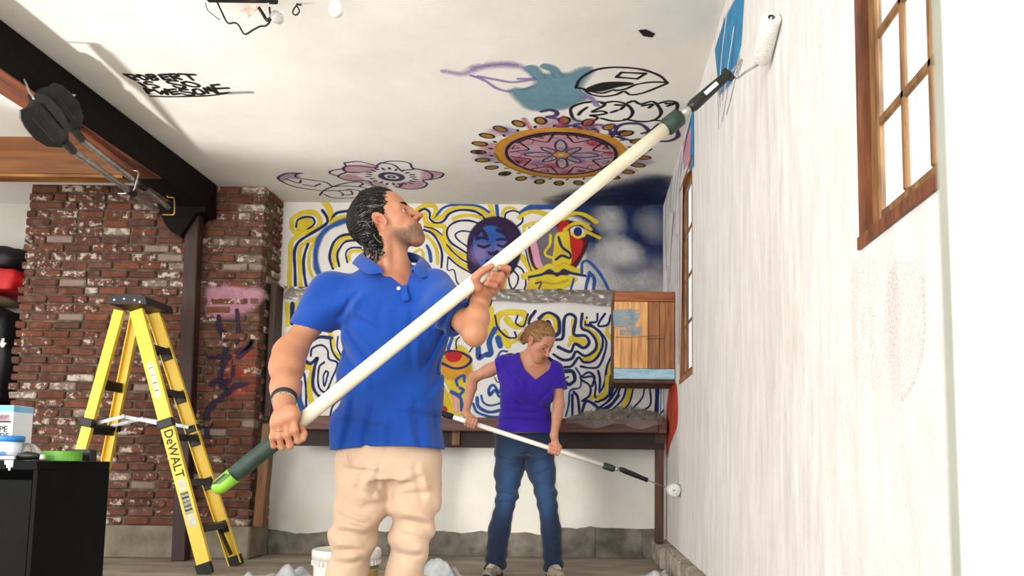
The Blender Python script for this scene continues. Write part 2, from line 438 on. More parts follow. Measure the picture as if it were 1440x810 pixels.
for i, (x, y, z, L, ax) in enumerate(spots):
    Lq = round(L / .006) * .006
    pr_ = random.uniform(-.006, .004)
    if i < 300:
        k = (Lq, ax, rb.randrange(3))
        loc = (x, y + pr_, z) if ax == 0 else (x - pr_, y, z)
        if k not in cache:
            V, Fs = brick_shape(Lq, .10, CHT - .0145, hash(k) & 0xffff)
            if ax: V = V[:, [1, 0, 2]]; Fs = [f[::-1] for f in Fs]
            o = put('brick', V + np.array(loc), Fs, m_brick, bp_); cache[k] = o
            o.location = Vector(np.array(loc) - worigin(bp_))
            a_ = o.data.attributes.new('rnd', 'FLOAT', 'POINT')
        else:
            dup(cache[k], Vector(np.array(loc) - worigin(bp_)), bp_)
    else:
        V, Fs = brick_shape(Lq, .10, CHT - .0145, i)
        if ax: V = V[:, [1, 0, 2]]; Fs = [f[::-1] for f in Fs]
        b0 = len(rest_v); rest_v += (V + np.array((x, y + pr_ * (ax == 0), z))).tolist()
        rest_f += [[b0 + j for j in f] for f in Fs]; rest_r += [rb.random()] * len(V)
o = put('brickwork', rest_v, rest_f, m_brick, bp_, attr={'rnd': rest_r}); o['kind'] = 'stuff'
# ------------------------------------------------------------------ painted walls: strokes of paint lying on the wall planes
SC.cycles.transparent_max_bounces = 32
PAL = {'yellow': ('#d9c22c', '#c4a81e'), 'olive': ('#b9a92a', '#948a20'), 'navy': ('#17285e', '#101c47'), 'blue': ('#24539b', '#1c4585'), 'sky': ('#1a2f63', '#0c1a3e'), 'white': ('#dcdad6', '#c3c4c6'),
       'plum': ('#2b123c', '#1d0c2c'), 'face_blue': ('#2a5aa6', '#214a92'), 'lilac': ('#9d87c0', '#8a74b2'), 'pink': ('#d79db0', '#c98aa2'), 'rose': ('#c8506c', '#a93a58'), 'red': ('#c0201c', '#9c1512'),
       'maroon': ('#4a1018', '#330a10'), 'grey': ('#6f6670', '#5c5560'), 'orange': ('#d8992a', '#c07f1a'), 'ochre': ('#b08428', '#94691c'), 'black': ('#171416', '#0d0b0d'), 'violet': ('#473469', '#372658'),
       'teal': ('#6f97a6', '#5f8796'), 'green': ('#4c9a3c', '#35742c'), 'cyan': ('#2f86b4', '#24709c'), 'orangered': ('#d1492b', '#b2331b'), 'magenta': ('#a02c68', '#7c1f50'), 'smoke': ('#8e8a92', '#77737c'), 'brushviolet': ('#2b1b36', '#1f1229')}
class Plane:
    def __init__(s, axis, v, sign): s.axis, s.v, s.sign = axis, v, sign; s.n = 0
    def P(s, pts): return np.array([at(x, y, s.axis, s.v) for x, y in pts])
    def ab(s, W): return np.delete(W, s.axis, 1)
    def up(s, A, off):
        return np.insert(A, s.axis, s.v + s.sign * off, 1)
BACK, CEIL, RIGHT, BRICK = Plane(1, YW, -1), Plane(2, H, -1), Plane(0, XR, -1), Plane(1, YB - .006, -1)
YP = 6.40
PANEL = Plane(1, YP, -1)
class Mural:
    def __init__(s, name, label, plane, cat='mural', group=None):
        s.pl = plane; s.d = {}; s.name, s.label, s.cat, s.group = name, label, cat, group
    def bucket(s, c): return s.d.setdefault(c, [[], [], []])
    def _off(s):
        s.pl.n += 1; return .0005 + .000006 * s.pl.n
    def ribbon(s, c, A, w, soft=.25, alpha=1.0, wob=.08, closed=False):
        """A in-plane metres, w width in metres"""
        A = np.asarray(A, float); k = len(A)
        T = np.gradient(A, axis=0)
        if closed: T[0] = T[-1] = A[1] - A[-2]
        T /= np.linalg.norm(T, axis=1, keepdims=True) + 1e-9
        Nn = np.c_[-T[:, 1], T[:, 0]]
        L = np.r_[0, np.cumsum(np.linalg.norm(np.diff(A, axis=0), axis=1))]
        ph = random.uniform(0, 9)
        ww = w * (1 + wob * np.sin(L * 23 + ph) + wob * .7 * np.sin(L * 57 + ph * 2))
        if not closed:                       # round ends
            A = np.vstack([A[0] - T[0] * w * .5, A[0] - T[0] * w * .35, A, A[-1] + T[-1] * w * .35, A[-1] + T[-1] * w * .5])
            Nn = np.vstack([Nn[:1], Nn[:1], Nn, Nn[-1:], Nn[-1:]]); ww = np.r_[ww[0] * .25, ww[0] * .75, ww, ww[-1] * .75, ww[-1] * .25]; k += 4
        V, Fs, al = s.bucket(c); b = len(V); off = s._off()
        inn = np.clip(1 - soft, .02, 1) / 2; out = (1 + soft * .8) / 2
        cols = [A - Nn * (ww * out)[:, None], A - Nn * (ww * inn)[:, None], A + Nn * (ww * inn)[:, None], A + Nn * (ww * out)[:, None]]
        W = s.pl.up(np.stack(cols, 1).reshape(-1, 2), off)
        V += W.tolist(); al += [0, alpha, alpha, 0] * k
        for i in range(k - 1):
            for j in range(3):
                q = b + i * 4 + j; Fs.append((q, q + 1, q + 5, q + 4))
    def line(s, c, w, pts, T=(0, 0, 1), soft=.22, alpha=1.0, scale=180., closed=False, wob=.08):
        """pts 'x,y x,y' traced in a zoomed tile T = (x0, y0, scale); w in tile pixels (back-wall scale)"""
        P = [(T[0] + float(a) / T[2], T[1] + float(b) / T[2]) for a, b in (q.split(',') for q in pts.split())]
        A = crom(s.pl.ab(s.pl.P(P)), 6, closed)
        if closed: A = np.vstack([A, A[:1]])
        s.ribbon(c, A, w / T[2] / scale, soft, alpha, wob, closed)
    def poly(s, c, A, alpha=1.0, feather=.02):
        A = np.asarray(A, float); k = len(A)
        tr = geometry.tessellate_polygon([[Vector((x, y, 0)) for x, y in A]])
        V, Fs, al = s.bucket(c); b = len(V); off = s._off()
        area = .5 * np.sum(A[:, 0] * np.roll(A[:, 1], -1) - np.roll(A[:, 0], -1) * A[:, 1])
        T = np.roll(A, -1, 0) - np.roll(A, 1, 0); T /= np.linalg.norm(T, axis=1, keepdims=True) + 1e-9
        O = np.c_[T[:, 1], -T[:, 0]] * (1 if area > 0 else -1)
        W = s.pl.up(np.vstack([A, A + O * feather]), off)
        V += W.tolist(); al += [alpha] * k + [0.0] * k
        Fs += [tuple(b + i for i in t) for t in tr]
        Fs += [(b + i, b + (i + 1) % k, b + k + (i + 1) % k, b + k + i) for i in range(k)]
    def fill(s, c, pts, T=(0, 0, 1), alpha=1.0, feather=.015, smooth=True):
        P = [(T[0] + float(a) / T[2], T[1] + float(b) / T[2]) for a, b in (q.split(',') for q in pts.split())]
        A = s.pl.ab(s.pl.P(P))
        s.poly(c, crom(A, 5, True) if smooth else A, alpha, feather)
    def blob(s, c, x, y, rx, ry, T=(0, 0, 1), alpha=1.0, feather=.02, n=20, jit=.0):
        pts = ' '.join('%f,%f' % (x + rx * math.cos(t) * (1 + random.uniform(-jit, jit)), y + ry * math.sin(t) * (1 + random.uniform(-jit, jit))) for t in np.linspace(0, 2 * math.pi, n, endpoint=False))
        s.fill(c, pts, T, alpha, feather, False)
    def build(s, parent=None):
        allv = np.vstack([np.array(v[0]) for v in s.d.values()]); c = (allv.min(0) + allv.max(0)) / 2; c[2] = allv[:, 2].min()
        r = parent or thing(s.name, s.label, s.cat, Vector(c), s.group)
        for col, (V, Fs, al) in s.d.items():
            put(col + '_paint', V, Fs, paint_mat(col, *PAL[col]), r, attr={'a': al})['kind'] = 'stuff'
        return r
def runs(m, T, txt, scale=180., soft=.22):
    for ln in txt.strip().splitlines():
        c, w, *pts = ln.split(); m.line(c, float(w), ' '.join(pts), T, soft, 1.0, scale)

# ---- upper back wall: swirls
A_ = (400, 280, 5.783); B_ = (580, 280, 5.783); C_ = (730, 280, 5.786)
mu = Mural('swirl_mural', 'yellow and navy swirl mural on the upper back wall', BACK)
mu.blob('yellow', 160, 205, 62, 58, A_, .9)
runs(mu, A_, '''
yellow 50 320,20 352,60 378,120 370,172 430,165 560,140
yellow 40 60,235 68,160 150,112 240,112 288,160 278,220 210,258 130,278 75,262
navy 18 95,228 108,172 170,146 225,150 246,185 232,215 190,244
yellow 36 272,245 180,270 80,320 50,380 45,500 40,735
yellow 34 262,315 180,350 132,390 120,470 125,560 130,735
navy 26 308,92 336,130 350,185 300,230 200,290 120,345 85,410 80,480 85,560 90,735
navy 25 192,365 166,440 155,520 165,640 185,735
yellow 26 245,330 207,430 200,540 222,620 275,695
navy 24 395,140 430,112 500,98 600,92
navy 24 600,285 480,293 410,340 375,420 370,490 395,565
yellow 34 600,312 490,320 427,370 405,440 410,545
navy 20 600,335 500,345 450,400 430,460 445,545
navy 16 620,395 540,398 500,440 512,515
yellow 24 640,420 550,425 525,455 530,500''')
mu.line('blue', 44, '600,160 520,170 440,195 350,240 290,310 260,400 253,480 265,570 310,650', A_, .6)
# part behind the man's head and shoulder
runs(mu, A_, '''
yellow 36 640,100 760,60 860,110 980,70 1040,90
navy 22 640,150 760,110 850,160 960,130 1050,150
yellow 30 420,700 520,640 640,610 800,640 960,690
navy 20 440,735 540,690 660,660 800,690 940,735
blue 26 700,220 820,260 900,380 930,520''')
runs(mu, B_, '''
yellow 36 40,85 110,52 180,60 190,110 172,152 230,150 290,97 370,68 450,66 540,80 610,135 660,140
navy 20 55,100 100,80 140,110 142,160 190,195 250,180 300,120 370,92 450,90 530,110 595,165
blue 22 200,130 250,72 330,47 450,45 550,62 625,107
yellow 38 100,120 112,190 180,215 250,220 268,260 258,310 300,390 370,440 450,485
yellow 28 330,165 400,137 480,132 560,152
navy 18 540,198 460,175 370,180 300,220 280,280 310,350 380,400 450,445
navy 14 480,267 400,260 350,287 370,330 450,390
yellow 36 110,210 170,260 240,330 270,400 340,480 450,565
navy 12 95,225 180,245 242,292
navy 14 280,370 340,440 400,490 460,522
navy 20 95,250 160,280 210,350 240,440 235,555
blue 28 118,380 140,430 150,505
yellow 27 112,295 170,360 200,430 205,525
yellow 22 10,440 60,410 85,440 85,495
navy 12 290,470 286,575 338,578 360,670 400,705 470,670 520,690
navy 14 290,470 370,540 480,605
yellow 36 632,48 650,100 672,145
yellow 26 730,125 752,82 800,70 840,87
blue 30 682,35 690,100 697,155
navy 16 750,155 762,115 810,95 870,110 895,150 890,190 850,222
yellow 50 890,470 930,530 985,590
navy 12 918,400 940,500 970,592
navy 15 840,540 890,570 920,640 915,720 865,785
navy 15 780,620 790,690 815,732 850,690 860,630 825,585
yellow 44 745,640 735,780
yellow 60 660,785 700,720 710,660
navy 8 715,660 705,785
navy 12 945,650 955,720 935,785''')
mu.build()
# ---- portrait of a sleeping face
mu = Mural('blue_face_painting', 'painted sleeping blue face with dark plum hair on the back wall', BACK, 'painting')
mu.fill('plum', '450,430 468,290 540,195 640,152 740,157 832,212 886,315 880,420 832,560 745,640 600,652 500,605 458,560', B_)
mu.fill('face_blue', '500,385 508,312 560,248 640,222 715,250 768,320 782,400 745,480 690,560 620,580 560,540 520,470', B_)
mu.blob('lilac', 552, 440, 34, 36, B_, .55, .08); mu.blob('lilac', 735, 425, 30, 34, B_, .5, .08)
runs(mu, B_, '''
plum 24 520,325 568,312 612,326
plum 22 688,332 730,325 760,330
plum 22 535,376 580,392 626,374
plum 20 695,374 738,387 775,362
plum 28 622,436 652,446 692,428
plum 30 600,300 560,250 520,300
plum 30 690,250 760,290 790,370
plum 18 600,500 640,495 680,505''')
mu.build()
# ---- sky with clouds
mu = Mural('cloud_sky_painting', 'dark blue painted sky with white spray clouds beside the mural face', BACK, 'painting')
mu.fill('sky', '300,52 1180,52 1180,660 1100,700 960,720 860,700 780,620 660,560 580,480 550,380 570,250 600,190 500,130 380,90', C_, 1, .05, False)
mu.fill('smoke', '600,500 700,560 800,640 900,650 1000,620 1150,560 1170,735 760,735 700,640', C_, .6, .14)
for x, y, rx, ry in ((1000, 300, 120, 90), (680, 320, 70, 40), (890, 590, 50, 50), (880, 100, 160, 30)): mu.blob('sky', x, y, rx * .6, ry * .6, C_, .6, .1, 18, .1)
for x, y, rx, ry, a in ((735, 165, 80, 70, .38), (700, 140, 60, 40, .25), (760, 220, 50, 40, .3), (790, 425, 130, 80, .6), (760, 400, 95, 62, .35), (870, 455, 95, 55, .45), (930, 470, 40, 28, .3), (1050, 180, 70, 50, .2), (1110, 260, 40, 40, .16), (620, 470, 70, 40, .32), (680, 620, 70, 60, .5), (800, 690, 120, 50, .4), (1050, 690, 110, 50, .38), (930, 640, 60, 40, .22)):
    mu.blob('white', x, y, rx * .6, ry * .6, C_, a, .11, 18, .12)
mu.build()
# ---- yellow bearded face
mu = Mural('yellow_face_painting', 'painted yellow moustached face with one red cheek on the back wall', BACK, 'painting')
mu.line('blue', 52, '20,112 110,66 220,62 340,62', C_)
mu.fill('maroon', '85,260 76,400 130,560 300,640 430,585 520,450 548,340 505,215 350,170 200,165', C_)
mu.fill('pink', '95,335 150,340 175,450 192,560 140,548 110,450', C_, 1, .008)
mu.fill('grey', '150,320 220,270 312,235 310,500 250,540 195,530 165,420', C_, 1, .008)
mu.fill('red', '320,215 400,190 420,300 395,280 500,330 515,360 500,430 420,535 385,480', C_, 1, .008)
mu.fill('yellow', '300,290 350,270 398,262 412,380 425,470 400,540 280,545 285,400', C_, 1, .008)
mu.fill('yellow', '100,640 250,620 460,640 420,695 320,745 200,785 70,790', C_, 1, .01)
mu.fill('white', '425,240 480,225 540,262 530,300 470,315 430,285', C_, 1, .008)
runs(mu, C_, '''
yellow 36 0,150 60,112 140,102 235,132
yellow 24 36,225 100,197 175,190
yellow 22 40,230 45,300 70,340
navy 20 85,235 110,240
yellow 34 360,162 440,117 530,127 630,187
yellow 30 370,250 430,207 510,197 582,246
yellow 26 540,262 600,290 655,315
yellow 22 428,285 480,312 538,285
yellow 24 255,295 250,370 210,430 230,465 295,480
navy 22 320,310 350,390 412,440 412,480 350,460 300,492
yellow 54 40,630 150,600 240,550 300,572 380,552 480,592
olive 20 150,660 280,690 400,660
navy 22 80,635 190,612 250,580 310,622 360,577 420,602 540,625
violet 14 135,685 180,680 160,730
blue 25 510,600 515,520 560,505 630,570 690,660 740,765
blue 30 575,600 548,700 540,768
blue 30 570,600 612,650 600,768
blue 18 445,650 420,765 490,772
maroon 14 250,770 330,735 400,770''')
mu.blob('navy', 478, 265, 32, 34, C_, 1, .006)
mu.build()

# ---- lower board
m_board = wall_mat('mural_board_paint', '#dfdcd8', '#cdc9c4', '#d6d2cc', False, .12)
pb = MB().box((-2.40, YP, 1.0), (XR - .005, YW - .022, 2.075)).build('mural_board', m_board)
tag(pb, 'white board covered in navy and yellow squiggles above the bench', 'mural board')
mu = Mural('x', 'x', PANEL)
D_ = (395, 425, 4.76); E_ = (610, 425, 4.7625); F_ = (760, 425, 4.764); G_ = (840, 530, 6.75)
runs(mu, D_, '''
yellow 30 42,10 45,150
yellow 34 112,10 120,110
navy 30 77,10 75,140
yellow 26 200,262 152,330 148,420
yellow 38 108,452 180,432 210,462 192,560 200,650 235,695
yellow 36 100,560 112,655 118,720
blue 42 122,540 120,640 150,735
yellow 28 328,200 350,270 350,330 425,402
navy 22 340,240 250,235 182,290 160,380 200,410 245,372 225,440 215,560 262,632 335,600
navy 14 200,360 210,310 270,287 312,320 322,380 380,410 342,510 300,600 252,560 255,440 290,402
navy 14 328,230 342,320 380,380 432,410
navy 12 382,230 377,300 400,352
navy 12 300,460 316,470 310,500 291,562 284,500 300,460
navy 16 108,482 150,470 166,560 170,705
navy 12 402,460 362,570
yellow 20 395,480 380,562
navy 15 330,762 350,690 405,640
navy 16 402,680 380,740 425,752
navy 18 440,200 520,260 600,210 700,260 780,200 900,260
yellow 26 440,260 540,310 640,260 740,310 880,270
navy 18 460,420 560,360 660,420 760,360 900,420
yellow 28 470,500 570,450 700,520 820,450 960,510
navy 18 450,640 560,560 680,640 800,570 980,640
blue 22 470,720 600,670 760,730 960,690''')
mu.fill('yellow', '20,335 120,300 210,325 245,450 215,560 190,740 30,690 0,500', E_, .95, .03)
mu.fill('orange', '60,400 130,440 210,420 230,480 120,500 40,470', E_, .7, .04)
mu.fill('orange', '60,390 110,350 180,345 235,390 180,428 110,432', E_, .9, .01)
runs(mu, E_, '''
yellow 26 50,190 80,260 150,250
white 40 110,240 120,300
blue 22 98,312 132,212
navy 10 152,312 150,262 172,232
navy 10 240,332 268,288
navy 12 50,240 60,280 85,250
yellow 56 372,50 382,195
yellow 42 500,290 430,200 422,112 470,72 590,72 620,120 570,162 525,152 488,112
yellow 26 470,190 520,270 590,210
navy 14 410,90 430,170 490,232 550,236 542,200
navy 13 562,90 550,140 600,160 630,80
navy 22 680,60 640,120 650,172 700,190
blue 36 410,180 372,260 382,340 350,352
blue 34 298,300 300,370 322,362
blue 38 430,240 445,292
blue 14 425,372 450,330 492,330
blue 20 484,585 440,602 400,555 370,580 375,622 410,590 440,632 486,640
blue 14 318,625 332,670 380,692 462,672
blue 22 290,640 300,700 370,736 452,722
blue 18 264,680 290,735 370,766 432,770
navy 8 408,505 430,536 482,530
blue 30 38,500 72,552
white 14 60,520 100,600
yellow 42 30,560 80,650 100,702
pink 32 140,610 152,722
blue 26 118,600 178,640 190,722
red 40 28,690 72,722
blue 18 160,560 152,520 200,490 205,530
blue 20 175,575 200,590 170,625
navy 18 430,380 520,350 600,400 560,470 640,500 700,430
yellow 26 440,430 520,410 560,440
navy 18 500,560 580,520 660,560 640,640 720,660
yellow 26 520,620 600,590 610,660
navy 18 480,720 560,680 640,730 740,700
blue 20 690,380 740,440 720,520 760,600
navy 17 42,370 90,332 160,330 228,360 250,392 200,436 130,441 58,410''')
mu.fill('red', '80,345 130,335 185,345 170,385 130,397 95,385', E_, 1, .008)
runs(mu, F_, '''
navy 26 -8,110 20,85 65,75 118,108 126,195 95,228
yellow 25 10,125 50,92 95,120 100,185
navy 18 20,175 50,125 76,172
yellow 20 216,120 216,220 190,292
yellow 40 205,245 290,266
yellow 27 300,115 312,180 370,220 392,290 360,360 288,387
yellow 24 456,150 445,200 470,242
yellow 27 470,420 456,540 420,620 338,640
navy 22 108,252 150,236 160,112 195,80 236,110 224,215 300,225 326,270 290,306 230,280 200,332 118,300
navy 20 280,78 275,170 330,200 372,260 366,320 300,360 240,330 210,377 150,386 88,350
navy 18 302,150 360,170 412,230 412,310 360,390 290,402 256,370 210,427 160,436
navy 16 382,78 376,130 330,142 400,200 440,260 430,340 390,430 330,440 270,430
navy 16 432,78 396,130 390,160 450,150 472,88
navy 12 310,100 312,106
navy 12 298,130 300,136
navy 26 165,462 215,465 230,520 190,552 160,530
navy 12 165,512 187,500
blue 14 236,440 270,500 265,570 200,592 190,680 170,762
navy 16 268,505 320,470 362,500 346,562
navy 16 275,520 330,560 330,622 280,662
navy 15 290,505 350,500 370,560 366,632 402,640
navy 16 386,460 400,520 396,600 430,540 446,430 482,350
navy 18 490,420 480,570 440,640 368,666
navy 18 222,600 250,640 263,762
navy 18 214,620 214,762
navy 20 270,772 300,670 340,672 400,712 460,702 524,622
navy 15 400,702 470,650 524,562
navy 14 415,762 460,752 524,702''')
runs(mu, G_, '''
yellow 36 92,0 80,150 0,212
navy 18 125,-10 102,180 0,242
navy 18 22,-10 20,150
navy 20 168,60 120,200 40,282
navy 22 228,60 170,220 60,300 -10,312
yellow 42 318,60 272,230 170,362
navy 20 280,60 240,210 130,320 90,370 50,366
navy 17 352,60 310,230 250,310 140,376
navy 17 448,60 430,190 330,310 285,387
navy 18 492,60 500,270 350,336
navy 42 572,60 560,345
cyan 12 606,60 600,332
navy 14 640,300 600,350''')
mu.build(pb)

# ---- ceiling graffiti (true positions on the ceiling plane)
J_ = (620, 80, 4.235); K_ = (380, 210, 5.538); L_ = (160, 90, 7.2)
def cl(m, c, w, T, txt, soft=.3, alpha=1.0):      # w in millimetres
    for ln in txt.strip().splitlines(): m.line(c, w / 1000. * T[2] * 180., ln, T, soft, alpha)
mu = Mural('flower_graffiti', 'purple outlined flower with a leaf stem sprayed on the ceiling', CEIL, 'graffiti')
for q in ('600,130 700,125 830,135 790,165 690,180 600,175 575,152', '560,215 640,200 720,240 640,245', '1200,170 1330,188 1240,232 1190,235 1200,200', '740,255 800,285 900,300 860,265 780,250', '990,270 1180,250 1150,300 1030,300'):
    mu.fill('pink', q, K_, .5, .03)
mu.fill('lilac', '70,225 130,190 200,190 210,225 130,225 100,250', K_, .4, .03)
cl(mu, 'violet', 17, K_, '''250,185 150,185 80,205 65,230 130,270 230,300 390,320
250,185 200,195 210,220 330,240 430,255 485,290
485,290 420,318 385,358
485,290 600,260 690,255 722,270 700,290 790,312
490,290 600,285 700,292
430,322 520,322 570,350 555,360
420,350 480,375 580,380 700,370 760,340
540,320 620,320 638,350 590,355
600,310 690,320 702,350
120,228 220,262 240,240
260,275 350,288
345,286 390,268
575,105 690,95 830,130 800,142 700,130 600,130 570,150 600,176 695,180
575,105 592,130
570,150 480,165 465,185 530,210
600,176 530,205 560,230 640,245 760,245 800,280 860,292
830,125 870,105 960,90 1080,105 1110,145 1200,165 1260,195 1250,230 1190,240 1222,270 1180,300 1080,310 970,290
860,105 960,120 1022,168
1022,166 1130,152
1110,148 1240,168 1345,187 1320,220 1240,236
1030,265 1010,290 970,290''')
fc = CEIL.ab(CEIL.P([(380 + 945 / 5.538, 210 + 213 / 5.538)]))[0]
def ring(c, r, n=40, e=1.0): return np.array([[c[0] + r * math.cos(t), c[1] + r * e * math.sin(t)] for t in np.linspace(0, 2 * math.pi, n + 1)])
mu.ribbon('violet', ring(fc, .075), .045, .3, closed=True); mu.ribbon('violet', ring(fc, .022), .02, .3, closed=True)
for i in range(22):
    t = 2 * math.pi * i / 22; r0 = .145 + .012 * (i % 2)
    mu.ribbon('violet', np.array([fc + r0 * np.array([math.cos(t), math.sin(t)]), fc + (r0 + .03) * np.array([math.cos(t), math.sin(t)])]), .02, .3)
mu.build()

mu = Mural('lips_graffiti', 'faint lilac sprayed lips left of the teal patch on the ceiling', CEIL, 'graffiti')
mu.line('lilac', 46 / 1000 * 4.235 * 180, '20,85 130,100 220,62 330,46 430,46 520,78 575,128', J_, .9, .55)
mu.line('lilac', 60 / 1000 * 4.235 * 180, '200,66 330,46 430,50', J_, 1., .35)
cl(mu, 'lilac', 22, J_, '180,110 260,140 340,190 420,205 500,190 590,165\n220,115 330,135 430,150 560,132\n460,130 560,130', .7, .9)
mu.build()
mu = Mural('teal_patch', 'soft teal sprayed splash patch on the ceiling between two lips', CEIL, 'graffiti')
mu.fill('teal', '600,120 720,112 790,108 830,85 880,78 830,140 812,190 850,240 800,262 720,300 560,308 490,265 440,200 520,205 585,165', J_, .95, .05)
mu.line('teal', 34 / 1000 * 4.235 * 180 * 2, '540,66 585,115', J_, .5); mu.line('teal', 30 / 1000 * 4.235 * 180 * 2, '625,55 670,75 700,112', J_, .5)
mu.build()
mu = Mural('mouth_graffiti', 'black outlined open mouth drawn on the ceiling', CEIL, 'graffiti')
cl(mu, 'black', 19, J_, '''805,180 830,130 900,85 980,65 1080,62 1200,75 1300,110 1345,150 1340,160 1280,185 1200,215 1130,225 1090,205 1040,225 960,235 890,220 850,190 805,183
1345,150 1250,150 1160,165 1100,190 1040,200
1075,92 1150,95 1220,98
1220,98 1170,130
1170,130 1045,120
1045,120 1075,92
850,190 900,205 960,215 1030,195''')
mu.fill('black', '870,188 960,155 1080,150 1145,160 1050,178 960,202 905,200', J_, 1, .01)
mu.build()
mu = Mural('bubble_letter_graffiti', 'black outlined bubble letters sprayed on the ceiling', CEIL, 'graffiti')
cl(mu, 'black', 22, J_, '''910,265 840,275 780,300 775,335 800,375 860,385 910,380 932,360 890,348 940,345 985,335 960,322 900,327 970,290 960,270 910,265
870,300 835,325 820,345
960,275 1040,265 1110,285 1142,330 1110,370 1030,382 955,365
1040,285 1090,290 1070,312
1015,330 1050,318
1115,272 1150,262 1190,280 1260,265 1300,300 1310,340 1270,375 1190,385 1095,370
1200,290 1260,282 1240,302
1300,275 1360,262 1405,275 1400,320 1350,375 1260,377
1340,277 1390,277 1350,292''')
mu.build()
mu = Mural('purple_tag_graffiti', 'violet looping letters sprayed above the round mandala on the ceiling', CEIL, 'graffiti')
cl(mu, 'violet', 30, J_, '''600,325 650,315 690,330 680,350 630,357 700,370 720,390 760,410 700,422
690,410 800,410 850,440 880,467
800,400 850,400 880,440
880,410 930,440 910,470 960,480 1020,475 1000,430 950,405 885,410
1030,460 1060,410 1130,395 1200,405 1240,450 1200,490 1130,495 1050,475
1045,455 1090,440 1135,455 1090,470 1050,458
1085,452 1100,456
1200,455 1250,440 1300,400
1400,420 1412,470 1360,500 1270,500''', .35)
cl(mu, 'lilac', 34, J_, '840,235 890,240 930,290', .6, .8)
mu.build()
# mandala: a true circle on the ceiling
mu = Mural('mandala_graffiti', 'round mandala in orange, pink and black sprayed on the ceiling', CEIL, 'graffiti')
mc = CEIL.ab(CEIL.P([(789.5, 217.5)]))[0]
def pol(r, t): return mc + r * np.array([math.cos(t), math.sin(t)])
TAU = 2 * math.pi
for i in range(26):
    t = random.uniform(0, TAU); r = random.uniform(.45, .58); q = pol(r, t)
    mu.poly(random.choice(['pink', 'pink', 'lilac', 'rose' if math.sin(t) > .3 else 'pink']), q + .035 * ring((0, 0), 1, 10)[:-1] * np.array([1.6, 1]), .35, .05)
mu.poly('pink', ring(mc, .40)[:-1], .75, .02)
for i in range(20):
    q = pol(random.uniform(.08, .34), random.uniform(0, TAU)); mu.poly(random.choice(['lilac', 'white', 'white', 'rose', 'lilac']), q + ring((0, 0), random.uniform(.02, .05), 10)[:-1], .5, .03)
mu.ribbon('orange', ring(mc, .425, 60), .06, .4, closed=True)
mu.ribbon('ochre', ring(mc, .45, 60)[0:31], .025, .6, .6)
mu.ribbon('black', ring(mc, .375, 60), .024, .3, closed=True)
mu.ribbon('maroon', ring(mc, .35, 60)[36:56], .03, .5, .8)
for i in range(8):
    t = TAU * (i + .5) / 8
    a, b, c = pol(.35, t - .28), pol(.235, t), pol(.35, t + .28)
    mu.ribbon('black', crom([a, (a + b) / 2 + .012 * (mc - b), b, (b + c) / 2 + .012 * (mc - b), c], 4), .014, .3)
    mu.ribbon('black', np.array([pol(.345, t - .10), pol(.30, t), pol(.345, t + .10), pol(.345, t - .10)]), .011, .3)
    if i % 2: mu.poly('black', np.array([pol(.345, t - .05), pol(.315, t), pol(.345, t + .05)]), 1, .004)
    t = TAU * i / 8
    L = .255 if i % 2 == 0 else .185
    pet = [pol(.05, t), pol(L * .45, t - .30), pol(L * .8, t - .16), pol(L, t), pol(L * .8, t + .16), pol(L * .45, t + .30), pol(.05, t)]
    mu.poly('white', crom(pet[:-1], 4, True), .5, .01)
    mu.ribbon('violet', crom(pet, 4), .016, .3)
    mu.ribbon('violet', crom([pol(.30, t - .16), pol(.27, t), pol(.30, t + .16)], 5), .008, .3, .7)
    mu.ribbon('rose', crom([pol(.09, t), pol(.12, t - .1), pol(.14, t), pol(.12, t + .1), pol(.09, t)], 4), .006, .4, .7)
mu.poly('orange', ring(mc, .045, 14)[:-1], 1, .015); mu.poly('white', ring(mc, .018, 10)[:-1], .8, .01)
for i in range(24):
    t = TAU * i / 24 + .06; r = .565
    e = np.array([math.cos(t), math.sin(t)]); f_ = np.array([-e[1], e[0]])
    lp = [pol(r, t) + e * .05 * math.cos(q) + f_ * .034 * math.sin(q) for q in np.linspace(0, TAU, 13)[:-1]]
    mu.poly('ochre', lp, .9, .01)
    mu.ribbon('black' if i % 5 else 'violet', np.array(lp + lp[:1]), .015, .3, closed=True)
    if i % 3 == 0: mu.poly('black' if 6 < i < 15 else 'ochre', np.array(lp) * .5 + np.array(lp).mean(0) * .5, .8, .01)
    mu.ribbon('black', np.array([pol(.475, t + .13), pol(.49, t + .15)]), .018, .3)
for t0 in (4.3, 4.7, 5.0): mu.ribbon('rose', np.array([pol(.46, t0), pol(.62, t0 + .06)]), .03, .8, .6)
mu.build()
# dark cloud painted round the corner onto the ceiling
mu = Mural('dark_sky_overspray', 'dark navy overspray on the ceiling above the painted sky', CEIL, 'graffiti')
for x, y, rx, ry, a in ((895, 268, 32, 8, .8), (860, 276, 55, 6, .8), (915, 258, 20, 6, .55), (900, 282, 36, 5, .9), (820, 284, 40, 3, .7), (926, 268, 8, 16, .7)):
    mu.blob('sky', x, y, rx, ry, alpha=a, feather=.16, n=16, jit=.1)
mu.build()
